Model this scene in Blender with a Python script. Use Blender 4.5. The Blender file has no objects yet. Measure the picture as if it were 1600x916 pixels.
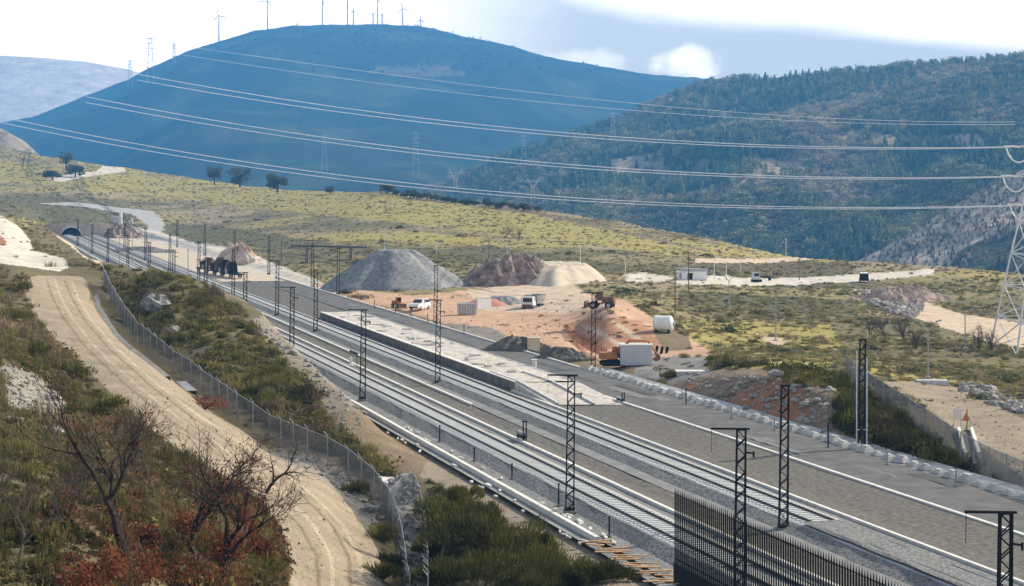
import bpy, math, random
import numpy as np
from mathutils import Vector, Matrix
rnd = random.Random(7)
R = math.radians
F, CX, HY, H = 3000.0, 800.0, 286.0, 20.6      # focal length in photo pixels, horizon row, eye height
scene = bpy.context.scene
col = scene.collection

# ------------------------------------------------------------------ materials
def newmat(name):
    m = bpy.data.materials.new(name); m.use_nodes = True
    nt = m.node_tree; nt.nodes.clear()
    out = nt.nodes.new('ShaderNodeOutputMaterial'); b = nt.nodes.new('ShaderNodeBsdfPrincipled')
    nt.links.new(b.outputs[0], out.inputs['Surface'])
    return m, nt, b, out
def N(nt, t, **kw):
    n = nt.nodes.new(t)
    for k, v in kw.items():
        if k in n.inputs.keys(): n.inputs[k].default_value = v
        else: setattr(n, k, v)
    return n
def mat(name, c, rough=0.8, var=0.25, scale=3.0, bump=0.0, metal=0.0, c2=None, spec=0.3, detail=5.0, stretch=None):
    m, nt, b, out = newmat(name)
    tc = N(nt, 'ShaderNodeTexCoord')
    src = tc.outputs['Object']
    if stretch:
        mp = N(nt, 'ShaderNodeMapping'); mp.inputs['Scale'].default_value = stretch
        nt.links.new(src, mp.inputs[0]); src = mp.outputs[0]
    no = N(nt, 'ShaderNodeTexNoise', Scale=scale, Detail=detail, Roughness=0.6)
    nt.links.new(src, no.inputs['Vector'])
    mr = N(nt, 'ShaderNodeMapRange'); mr.inputs['From Min'].default_value = .3; mr.inputs['From Max'].default_value = .7
    nt.links.new(no.outputs[0], mr.inputs['Value'])
    mx = N(nt, 'ShaderNodeMix', data_type='RGBA')
    a = [x*(1-var) for x in c]; d = list(c2) if c2 else [min(1, x*(1+var)) for x in c]
    mx.inputs[6].default_value = (*a, 1); mx.inputs[7].default_value = (*d, 1)
    nt.links.new(mr.outputs[0], mx.inputs[0]); nt.links.new(mx.outputs[2], b.inputs['Base Color'])
    b.inputs['Roughness'].default_value = rough; b.inputs['Metallic'].default_value = metal
    b.inputs['Specular IOR Level'].default_value = spec
    if bump:
        bp = N(nt, 'ShaderNodeBump', Strength=bump, Distance=0.1)
        nt.links.new(no.outputs[0], bp.inputs['Height']); nt.links.new(bp.outputs[0], b.inputs['Normal'])
    return m
def foliage(name, c, c2, transl=0.35):
    """leaves: colour varies per instance and per clump; light passes through"""
    m, nt, b, out = newmat(name)
    tc = N(nt, 'ShaderNodeTexCoord'); no = N(nt, 'ShaderNodeTexNoise', Scale=2.2, Detail=3.0)
    nt.links.new(tc.outputs['Object'], no.inputs['Vector'])
    oi = N(nt, 'ShaderNodeObjectInfo')
    ad = N(nt, 'ShaderNodeMath', operation='ADD'); nt.links.new(no.outputs[0], ad.inputs[0]); nt.links.new(oi.outputs['Random'], ad.inputs[1])
    mr = N(nt, 'ShaderNodeMapRange'); mr.inputs['From Min'].default_value = .35; mr.inputs['From Max'].default_value = 1.6
    nt.links.new(ad.outputs[0], mr.inputs['Value'])
    mx = N(nt, 'ShaderNodeMix', data_type='RGBA'); mx.inputs[6].default_value = (*c, 1); mx.inputs[7].default_value = (*c2, 1)
    nt.links.new(mr.outputs[0], mx.inputs[0])
    nt.links.new(mx.outputs[2], b.inputs['Base Color']); b.inputs['Roughness'].default_value = .8
    b.inputs['Specular IOR Level'].default_value = .15
    tr = N(nt, 'ShaderNodeBsdfTranslucent'); nt.links.new(mx.outputs[2], tr.inputs[0])
    ms = N(nt, 'ShaderNodeMixShader'); ms.inputs[0].default_value = transl
    nt.links.new(b.outputs[0], ms.inputs[1]); nt.links.new(tr.outputs[0], ms.inputs[2]); nt.links.new(ms.outputs[0], out.inputs[0])
    return m
def tintmat(name, transl=0.3):
    """leaves of scattered plants, colour carried by each plant"""
    m, nt, b, out = newmat(name)
    at_ = N(nt, 'ShaderNodeAttribute', attribute_type='INSTANCER', attribute_name='tint')
    tc = N(nt, 'ShaderNodeTexCoord'); no = N(nt, 'ShaderNodeTexNoise', Scale=3.0, Detail=2.0)
    nt.links.new(tc.outputs['Object'], no.inputs['Vector'])
    mr = N(nt, 'ShaderNodeMapRange'); mr.inputs['To Min'].default_value = .5; mr.inputs['To Max'].default_value = 1.5
    nt.links.new(no.outputs[0], mr.inputs['Value'])
    mx = N(nt, 'ShaderNodeVectorMath', operation='SCALE')
    nt.links.new(at_.outputs['Color'], mx.inputs[0]); nt.links.new(mr.outputs[0], mx.inputs['Scale'])
    nt.links.new(mx.outputs[0], b.inputs['Base Color']); b.inputs['Roughness'].default_value = .85
    b.inputs['Specular IOR Level'].default_value = .1
    tr = N(nt, 'ShaderNodeBsdfTranslucent'); nt.links.new(mx.outputs[0], tr.inputs[0])
    ms = N(nt, 'ShaderNodeMixShader'); ms.inputs[0].default_value = transl
    nt.links.new(b.outputs[0], ms.inputs[1]); nt.links.new(tr.outputs[0], ms.inputs[2]); nt.links.new(ms.outputs[0], out.inputs[0])
    return m
def groundmat(name, s1=0.35, s2=4.0, lo=.6, hi=1.35, bump=.5, dist=.15):
    m, nt, b, out = newmat(name)
    at_ = N(nt, 'ShaderNodeAttribute', attribute_name='col')
    tc = N(nt, 'ShaderNodeTexCoord')
    n1 = N(nt, 'ShaderNodeTexNoise', Scale=s1, Detail=8.0, Roughness=.7); n2 = N(nt, 'ShaderNodeTexNoise', Scale=s2, Detail=4.0, Roughness=.7)
    nt.links.new(tc.outputs['Object'], n1.inputs['Vector']); nt.links.new(tc.outputs['Object'], n2.inputs['Vector'])
    ad = N(nt, 'ShaderNodeMath', operation='ADD'); nt.links.new(n1.outputs[0], ad.inputs[0]); nt.links.new(n2.outputs[0], ad.inputs[1])
    mr = N(nt, 'ShaderNodeMapRange'); mr.inputs['From Min'].default_value = .7; mr.inputs['From Max'].default_value = 1.3
    mr.inputs['To Min'].default_value = lo; mr.inputs['To Max'].default_value = hi
    nt.links.new(ad.outputs[0], mr.inputs['Value'])
    mx = N(nt, 'ShaderNodeVectorMath', operation='SCALE')
    nt.links.new(at_.outputs['Color'], mx.inputs[0]); nt.links.new(mr.outputs[0], mx.inputs['Scale'])
    nt.links.new(mx.outputs[0], b.inputs['Base Color']); b.inputs['Roughness'].default_value = .95
    b.inputs['Specular IOR Level'].default_value = .1
    bp = N(nt, 'ShaderNodeBump', Strength=bump, Distance=dist)
    nt.links.new(ad.outputs[0], bp.inputs['Height']); nt.links.new(bp.outputs[0], b.inputs['Normal'])
    return m
M = dict(
    steel=mat('dark_steel', (.018,.018,.020), .7, .4, 4, metal=.0, spec=.15),
    galv=mat('galvanised_steel', (.33,.34,.35), .5, .2, 3, metal=.3),
    pale=mat('pale_galvanised', (.62,.64,.66), .5, .1, 2, metal=.1),
    white=mat('white_paint', (.75,.75,.73), .5, .1, 2),
    turb=mat('turbine_white', (.42,.45,.50), .6, .05, 2),
    farst=mat('far_lattice_steel', (.55,.58,.6), .6, .05, 2),
    conc=mat('concrete', (.50,.49,.46), .9, .25, 1.2, .3),
    concw=mat('white_concrete', (.72,.69,.63), .9, .15, 1.5, .2),
    concd=mat('weathered_shade_concrete', (.20,.195,.18), .9, .4, .8, .4, c2=(.27,.25,.22)),
    blockc=mat('precast_concrete', (.56,.53,.48), .9, .25, .7, .4),
    platform=mat('platform_fill', (.50,.44,.36), .95, .35, 1.6, .8, c2=(.74,.68,.60), detail=9),
    road=mat('asphalt', (.11,.107,.10), .9, .22, .6, .3, c2=(.165,.16,.152), detail=9),
    path=mat('service_path', (.22,.22,.21), .95, .2, .6, .3),
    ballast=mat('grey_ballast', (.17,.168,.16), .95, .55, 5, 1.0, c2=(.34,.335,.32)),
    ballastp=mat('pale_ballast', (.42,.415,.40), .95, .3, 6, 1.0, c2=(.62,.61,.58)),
    sleeper=mat('sleeper_concrete', (.62,.61,.57), .9, .15, 2, .2),
    rail=mat('rail_steel', (.10,.085,.07), .5, .3, 2, metal=.3),
    earth=mat('embankment_earth', (.118,.108,.09), .95, .45, 2.4, .5, c2=(.20,.185,.155), detail=10),
    gravel=mat('gravel_heap', (.20,.20,.195), .95, .3, 1.3, .9, c2=(.33,.33,.32)),
    rock=mat('pale_rock', (.36,.33,.29), .9, .45, .9, .8, c2=(.50,.46,.41)),
    rockd=mat('grey_rock', (.20,.19,.175), .9, .5, 1.2, .8, c2=(.42,.40,.37)),
    spoil=mat('spoil_rock', (.15,.10,.075), .95, .6, .6, 1.0, c2=(.50,.38,.31), detail=10),
    sand=mat('pale_earth', (.55,.46,.35), .95, .15, .4, .5),
    osoil=mat('orange_soil', (.50,.29,.16), .95, .35, .35, .8, c2=(.70,.60,.48)),
    orange=mat('orange_paint', (.40,.15,.05), .5, .3, 3),
    omesh=mat('orange_netting', (.62,.12,.04), .8, .3, 2),
    yellow=mat('ochre_paint', (.50,.30,.05), .55, .3, 3),
    brownp=mat('rusty_brown_paint', (.16,.085,.05), .7, .5, 2),
    carw=mat('white_car_paint', (.78,.78,.78), .25, .04, 2, spec=.5),
    glass=mat('dark_glass', (.02,.022,.025), .1, .1, 2, spec=.6),
    rubber=mat('tyre_rubber', (.03,.03,.03), .9, .2, 4),
    greyp=mat('grey_panel', (.48,.49,.51), .6, .06, .8),
    wood=mat('sawn_timber', (.50,.30,.15), .8, .35, 3),
    bark=mat('bark', (.035,.025,.018), .95, .5, 5, .8, c2=(.08,.06,.045)),
    barkg=mat('grey_twigs', (.10,.08,.065), .95, .3, 3),
    redleaf=foliage('rust_leaves', (.14,.035,.015), (.26,.10,.045)),
    broom=foliage('broom_leaves', (.045,.052,.014), (.19,.17,.04), .2),
    darkl=foliage('dark_leaves', (.05,.06,.035), (.14,.14,.08)),
    tunnel=mat('tunnel_portal', (.50,.40,.32), .9, .3, .25, .3, c2=(.62,.52,.45)),
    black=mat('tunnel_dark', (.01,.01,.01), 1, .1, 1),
    signo=mat('sign_face', (.75,.72,.65), .5, .05, 2),
    signr=mat('sign_orange', (.50,.16,.05), .5, .1, 2),
    wire=mat('aluminium_cable', (.88,.89,.90), .6, .03, 2),
    ground=groundmat('ground_cover'),
    mtn=groundmat('mountain_cover', .012, .08, .55, 1.45, .8, 4.0),
    plant=tintmat('plant_leaves'),
    tree=tintmat('tree_needles', .15),
)
# fence mesh: woven wire, mostly open
def meshmat(name, c, a):
    m, nt, b, out = newmat(name)
    b.inputs['Base Color'].default_value = (*c, 1); b.inputs['Roughness'].default_value = .6
    tc = N(nt, 'ShaderNodeTexCoord'); no = N(nt, 'ShaderNodeTexNoise', Scale=.8, Detail=3.0)
    nt.links.new(tc.outputs['Object'], no.inputs['Vector'])
    mr = N(nt, 'ShaderNodeMapRange'); mr.inputs['From Min'].default_value = .3; mr.inputs['From Max'].default_value = .7
    mr.inputs['To Min'].default_value = a-.12; mr.inputs['To Max'].default_value = a+.12
    nt.links.new(no.outputs[0], mr.inputs['Value'])
    t = N(nt, 'ShaderNodeBsdfTransparent'); ms = N(nt, 'ShaderNodeMixShader')
    nt.links.new(mr.outputs[0], ms.inputs[0]); nt.links.new(t.outputs[0], ms.inputs[1]); nt.links.new(b.outputs[0], ms.inputs[2]); nt.links.new(ms.outputs[0], out.inputs[0])
    return m
M['mesh'] = meshmat('woven_wire', (.13,.145,.17), .62)
M['net'] = meshmat('safety_net', (.36,.11,.06), .65)

# ------------------------------------------------------------------ mesh builder
class MB:
    def __init__(s): s.v = []; s.f = []
    def add(s, vs, fs):
        o = len(s.v); s.v += [tuple(v) for v in vs]; s.f += [tuple(i+o for i in f) for f in fs]; return s
    def box(s, c, d, rz=0, rx=0, ry=0, taper=1.0):
        m = Matrix.Rotation(rz,3,'Z') @ Matrix.Rotation(ry,3,'Y') @ Matrix.Rotation(rx,3,'X')
        vs = []
        for z in (-.5,.5):
            k = taper if z > 0 else 1
            for x, y in ((-.5,-.5),(.5,-.5),(.5,.5),(-.5,.5)):
                vs.append(Vector(c) + m @ Vector((x*d[0]*k, y*d[1]*k, z*d[2])))
        return s.add(vs, [(0,3,2,1),(4,5,6,7),(0,1,5,4),(1,2,6,5),(2,3,7,6),(3,0,4,7)])
    def tube(s, a, b, r0, r1=None, n=6, cap=True):
        r1 = r0 if r1 is None else r1
        a = Vector(a); b = Vector(b); d = (b-a)
        if d.length < 1e-6: return s
        d.normalize(); u = d.orthogonal().normalized(); w = d.cross(u)
        vs = [a + (u*math.cos(t)+w*math.sin(t))*r0 for t in [2*math.pi*i/n for i in range(n)]]
        vs += [b + (u*math.cos(t)+w*math.sin(t))*r1 for t in [2*math.pi*i/n for i in range(n)]]
        fs = [(i,(i+1)%n,n+(i+1)%n,n+i) for i in range(n)]
        if cap: fs += [tuple(range(n))[::-1], tuple(range(n,2*n))]
        return s.add(vs, fs)
    def path(s, pts, rs, n=6):
        for i in range(len(pts)-1): s.tube(pts[i], pts[i+1], rs[i], rs[i+1], n, cap=(i in (0,len(pts)-2)))
        return s
    def prism(s, prof, y0, y1, taper=0):       # profile in x,z extruded along y
        n = len(prof)
        vs = [(x,y0,z) for x,z in prof] + [(x,y1,z) for x,z in prof]
        return s.add(vs, [tuple(range(n)), tuple(range(n,2*n))[::-1]] + [(i,n+i,n+(i+1)%n,(i+1)%n) for i in range(n)])
    def blob(s, c, d, seed=0, rough=.3, n=10, m=6, flat=False):
        r = random.Random(seed); vs = []; ph = [(r.uniform(0,6.28), r.uniform(0,6.28), r.uniform(.6,1)) for _ in range(5)]
        for j in range(m+1):
            t = math.pi*j/m
            for i in range(n):
                a = 2*math.pi*i/n
                k = 1 + rough*sum(math.sin((q+1.3)*a+p1)*math.cos((q+1)*t+p2)*w for q,(p1,p2,w) in enumerate(ph))/2.2 + rough*r.uniform(-.25,.25)
                vs.append((c[0]+d[0]*k*math.sin(t)*math.cos(a), c[1]+d[1]*k*math.sin(t)*math.sin(a), c[2]+d[2]*k*math.cos(t)))
        fs = [(j*n+i, (j+1)*n+i, (j+1)*n+(i+1)%n, j*n+(i+1)%n) for j in range(m) for i in range(n)]
        return s.add(vs, fs)
    def leaf(s, p, sz, r, up=.5):
        d = Vector((r.gauss(0,1), r.gauss(0,1), r.gauss(0,1)+up)).normalized(); u = d.orthogonal().normalized(); a = r.uniform(0,6.28)
        u = Matrix.Rotation(a,3,d) @ u; w = d.cross(u); p = Vector(p)
        return s.add([p-u*sz*.5, p+w*sz*.45, p+u*sz*.6, p-w*sz*.45], [(0,1,2,3)])
    def blade(s, p, h, w, r, lean=.4):
        p = Vector(p); a = r.uniform(0,6.28); u = Vector((math.cos(a), math.sin(a), 0))
        t = p + Vector((r.gauss(0,lean)*h, r.gauss(0,lean)*h, h))
        return s.add([p-u*w*.5, p+u*w*.5, t+u*w*.12, t-u*w*.12], [(0,1,2,3)])
    def build(s, name, m, parent=None, loc=None, smooth=False):
        me = bpy.data.meshes.new(name); me.from_pydata(s.v, [], s.f)
        me.materials.append(M[m] if isinstance(m, str) else m)
        if smooth: me.polygons.foreach_set('use_smooth', [True]*len(me.polygons))
        o = bpy.data.objects.new(name, me); col.objects.link(o)
        if parent: o.parent = parent
        if loc is not None: o.location = loc
        return o
def tag(o, label, cat, group=None, kind=None):
    if label: o['label'] = label
    if cat: o['category'] = cat
    if group: o['group'] = group
    if kind: o['kind'] = kind
    return o
def thing(name, label, cat, loc, rz=0, group=None, sc=1):
    o = bpy.data.objects.new(name, None); col.objects.link(o); o.empty_display_size = .3
    o.location = loc; o.rotation_euler = (0,0,rz); o.scale = (sc,sc,sc)
    return tag(o, label, cat, group)
def dup(root, loc=None, rz=None, label=None, sc=None):
    def cp(o, par):
        c = o.copy(); col.objects.link(c); c.parent = par
        for ch in [k for k in kids.get(o.name, [])]: cp(ch, c)
        return c
    kids = {}
    for o in root.children_recursive: kids.setdefault(o.parent.name, []).append(o)
    r = cp(root, None)
    if loc is not None: r.location = loc
    if rz is not None: r.rotation_euler = (0,0,rz)
    if sc is not None: r.scale = (sc,sc,sc) if isinstance(sc,(int,float)) else sc
    if label: r['label'] = label
    return r
ORD = ['nearest','second','third','fourth','fifth','sixth','seventh','eighth','ninth','tenth','eleventh','twelfth','thirteenth','fourteenth','fifteenth','sixteenth']

# ------------------------------------------------------------------ terrain
def zc(px, py, z): return (px, py, (H-z)*F/(py-HY))
def uc_(u, D, z): X = u*1.0403-.2867*D; return (CX+F*X/D, HY+F*(H-z)/D, D)
CT = [
 # left foreground slope
 (0,600,120),(0,450,190),(100,600,138),(0,700,95),(0,850,76),(200,850,82),(400,880,92),(50,916,70),(-200,700,100),(-200,500,170),
 (0,520,150),(60,500,170),(20,420,205),(200,700,112),(300,780,100),(130,640,127),(300,900,84),
 # dirt road
 (520,905,105),(500,800,114),(440,740,122),(370,690,130),(300,630,143),(240,580,155),(190,535,170),(150,500,184),(110,460,202),(90,438,217),
 (560,916,106),(600,850,118),(450,870,103),
 # behind the road crest: quarry ground
 (50,405,262),(0,395,262),(100,400,285),(0,345,320),(40,370,300),(-200,380,290),(140,405,262),(55,352,420),(62,348,560),
 # fence line
 (165,452,224),(190,500,205),(215,535,190),(270,580,175),(330,625,164),(420,688,149),(545,745,138),(600,800,128),(640,840,122),(660,905,116),
 # knoll
 (200,425,236),(250,428,226),(300,442,218),(350,470,208),(400,502,196),(450,556,180),(500,605,165),(532,642,155),(555,688,146),
 (200,450,226),(250,480,205),(300,520,190),(350,560,178),(420,620,162),(480,670,152),(300,480,205),(400,560,180),
 # below the knoll by the culvert
 (700,916,104),(800,916,102),(650,760,133),(760,800,122),(900,870,108),(700,850,114),(1000,916,98),(850,880,108),
 # near camera, below the picture
 (800,1250,62),(400,1250,62),(1200,1300,60),(1500,1300,60),(800,1600,40),(200,1600,40),(1500,1700,40),(-200,1400,45),(1900,1300,60),
 # right bank
 zc(1340,612,2.0),zc(1400,650,1.2),zc(1500,722,.6),zc(1580,770,.4),zc(1200,582,2.8),zc(1260,600,2.9),zc(1130,590,1.8),zc(1060,600,.6),
 zc(1450,605,.7),zc(1600,680,.8),zc(1800,760,.5),zc(1700,640,.5),zc(1320,570,1.5),zc(1550,600,.3),zc(1150,560,1.6),
 # low bank left of the far tracks
 uc_(20,400,6),uc_(28,400,2),uc_(25,500,2.6),uc_(31,500,.6),uc_(18,500,6.5),uc_(28,620,1.6),uc_(20,620,5.5),uc_(30,700,1.5),uc_(24,700,4.0),uc_(25,330,4.6),uc_(30,330,2.0),uc_(18,330,8),uc_(31,270,4.0),uc_(24,270,7.2),
 # construction site, flat
 zc(640,500,0),zc(720,520,0),zc(800,540,0),zc(880,560,.1),zc(980,575,.2),zc(560,470,0),zc(700,470,.1),zc(800,490,.2),zc(960,474,3.2),zc(1035,520,1.6),zc(935,496,2.7),zc(1000,500,2.5),zc(905,492,1.6),zc(925,528,.3),zc(975,545,.3),zc(1050,560,.6),zc(480,450,0),zc(900,540,.2),
 zc(850,450,.8),zc(750,440,.8),
 # green plain
 zc(1100,500,.6),zc(1200,480,0),zc(1200,530,.4),zc(1300,480,0),zc(1400,500,-.1),zc(1500,540,0),zc(1600,560,-.2),zc(1600,480,-.3),zc(1800,500,-.3),
 zc(1200,440,.2),zc(1300,440,0),zc(1400,452,-.2),
 (1230,403,530),(1150,386,560),(1330,412,470),(1500,425,430),(1600,436,410),(1800,445,400),
 (1100,405,470),(1100,420,420),(1000,440,385),(1000,400,460),(900,400,455),(1000,356,650),(850,330,750),(850,370,560),(700,395,480),(700,350,680),(700,313,860),
 (600,385,520),(600,340,750),(600,301,940),(450,385,560),(450,340,820),(450,298,1150),(300,385,600),(300,350,850),(300,310,1100),(300,281,1300),
 (200,300,1150),(200,266,1380),(200,335,900),(250,375,690),(190,350,790),(112,345,770),(130,330,860),(60,335,800),(100,300,1080),(100,251,1430),
 (0,233,1500),(0,270,1300),(0,310,950),(-200,225,1500),(-200,300,1000),(30,325,760),
]
DSK = ([-3000,-200,0,100,200,300,450,600,700,850,1000,1150,1230,1330,1500,1600,4000],[1500,1500,1500,1430,1380,1300,1150,940,860,750,650,562,532,475,440,420,400])
def warp(px, D): return np.stack([np.clip(px,-260,1860)/190.0, 2.6*np.log(np.clip(D,30,2500))], -1)
_c = np.array(CT, float); _P = warp(_c[:,0], _c[:,2]); _Z = H-(_c[:,1]-HY)*_c[:,2]/F
def _phi(r2): return np.sqrt(r2+.02)
_d2 = ((_P[:,None]-_P[None])**2).sum(-1)
_A = _phi(_d2); n_ = len(_c)
_S = np.zeros((n_+3,n_+3)); _S[:n_,:n_] = _A + np.eye(n_)*-.004; _S[:n_,n_] = 1; _S[:n_,n_+1:] = _P; _S[n_,:n_] = 1; _S[n_+1:,:n_] = _P.T
_W = np.linalg.solve(_S, np.concatenate([_Z,[0,0,0]]))
def rbf(px, D):
    q = warp(px, D); sh = q.shape[:-1]; q = q.reshape(-1,2); out = np.empty(len(q))
    for i in range(0,len(q),60000):
        b = q[i:i+60000]; r2 = (b[:,None,0]-_P[None,:,0])**2 + (b[:,None,1]-_P[None,:,1])**2
        out[i:i+60000] = _phi(r2) @ _W[:n_] + _W[n_] + b @ _W[n_+1:]
    return out.reshape(sh)
def _h(ix, iy, s):
    n = (ix*374761393 + iy*668265263 + s*1442695041) & 0xffffffff
    n = ((n ^ (n>>13))*1274126177) & 0xffffffff
    return ((n ^ (n>>16)) & 0xffff)/65535.0
def vnoise(x, y, s=0):
    ix = np.floor(x).astype(np.int64); iy = np.floor(y).astype(np.int64); fx = x-ix; fy = y-iy
    fx = fx*fx*(3-2*fx); fy = fy*fy*(3-2*fy)
    return (_h(ix,iy,s)*(1-fx)+_h(ix+1,iy,s)*fx)*(1-fy) + (_h(ix,iy+1,s)*(1-fx)+_h(ix+1,iy+1,s)*fx)*fy
def fbm(x, y, s=0, o=4):
    v = 0; a = .5; t = 0
    for k in range(o): v = v + a*(vnoise(x*2**k, y*2**k, s+k)-.5); t += a; a *= .55
    return v/t*2       # about -1..1
def sstep(a, b, x): t = np.clip((x-a)/(b-a),0,1); return t*t*(3-2*t)
def ground(X, Y):
    X = np.asarray(X,float); Y = np.asarray(Y,float); D = np.maximum(Y, 8.0)
    px = CX+F*X/D
    ds = np.interp(px, DSK[0], DSK[1])
    z = rbf(px, np.minimum(D, ds*1.05))
    over = np.maximum(D-ds*1.02, 0)
    z = np.where(over>0, np.maximum(z-over*.22-over**2*.0003, -140), z)
    z = z + .16*fbm(X/3.1,Y/3.1,3)*sstep(60,90,D) + fbm(X/40,Y/40,9,3)*sstep(420,900,D)*1.3
    u = (X+.2867*Y)/1.0403
    w = sstep(30.6,34.4,u)*(1-sstep(67.6,71.5,u))*(1-sstep(748,762,D))*sstep(45,75,D)
    z = z*(1-w) + w*(-.35+.03*fbm(X/2,Y/2,5))
    near = sstep(60,30,D)          # the hill the camera stands on
    return z*(1-near) + near*np.minimum(19.0, 19.0-.26*np.maximum(Y,0))
def gz(x, y): return float(ground(np.array([x]),np.array([y]))[0])
_DD = np.geomspace(64, 1700, 1400)
def at(px, py, dz=0.0):
    """point of the ground seen at a photo pixel"""
    X = (px-CX)/F*_DD; g = ground(X, _DD); ry = H-(py-HY)*_DD/F
    k = np.nonzero(ry <= g)[0]
    if len(k) == 0: return at(px, py+1.5, dz) if py < 1000 else Vector((X[0],64,g[0]))
    k = k[0]
    if k == 0: D = _DD[0]
    else:
        a = ry[k-1]-g[k-1]; b = ry[k]-g[k]; D = _DD[k-1]+(_DD[k]-_DD[k-1])*a/(a-b)
    x = (px-CX)/F*D
    return Vector((x, D, gz(x,D)+dz))
def onz(px, py, z=0.0):
    D = (H-z)*F/(py-HY); return Vector(((px-CX)/F*D, D, z))
def ppm(D): return F/D
# track aligned coordinates
DV = Vector((-.2756,.9613,0)); UV = Vector((.9613,.2756,0)); TA = math.atan2(.2756,.9613)
def us(u, D, z=0.0):
    s = (D-.2756*u)/.9613; p = UV*u + DV*s; return Vector((p.x,p.y,z))

# painted ground zones: (polygon in photo pixels, colour, D range, edge noise px)
S_ = dict(scrub=(.15,.125,.07), grass=(.27,.225,.11), yel=(.36,.30,.10), dark=(.14,.13,.07), tan=(.32,.26,.185), pale=(.62,.56,.47), orng=(.56,.36,.235),
          red=(.34,.16,.085), grav=(.26,.245,.225), sandy=(.60,.47,.34), brown=(.22,.165,.105), lt=(.50,.45,.39), gravl=(.27,.24,.20), pink=(.52,.40,.31), greyr=(.40,.39,.38), bank=(.46,.25,.15), crest=(.27,.225,.17), scar=(.24,.18,.125), rut=(.225,.175,.12), rut2=(.41,.335,.24))
_cl = [(88,436),(98,465),(118,500),(155,545),(215,600),(285,655),(360,705),(440,765),(495,820),(522,870),(528,960)]
_hw = [38,40,42,46,50,55,60,66,68,68,68]
RUTS = [([(a,b,h*k) for (a,b),h in zip(_cl,_hw)],c) for k,c in ((-.45,'rut'),(-.12,'rut2'),(.30,'rut'),(.55,'rut2'))]
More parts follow.
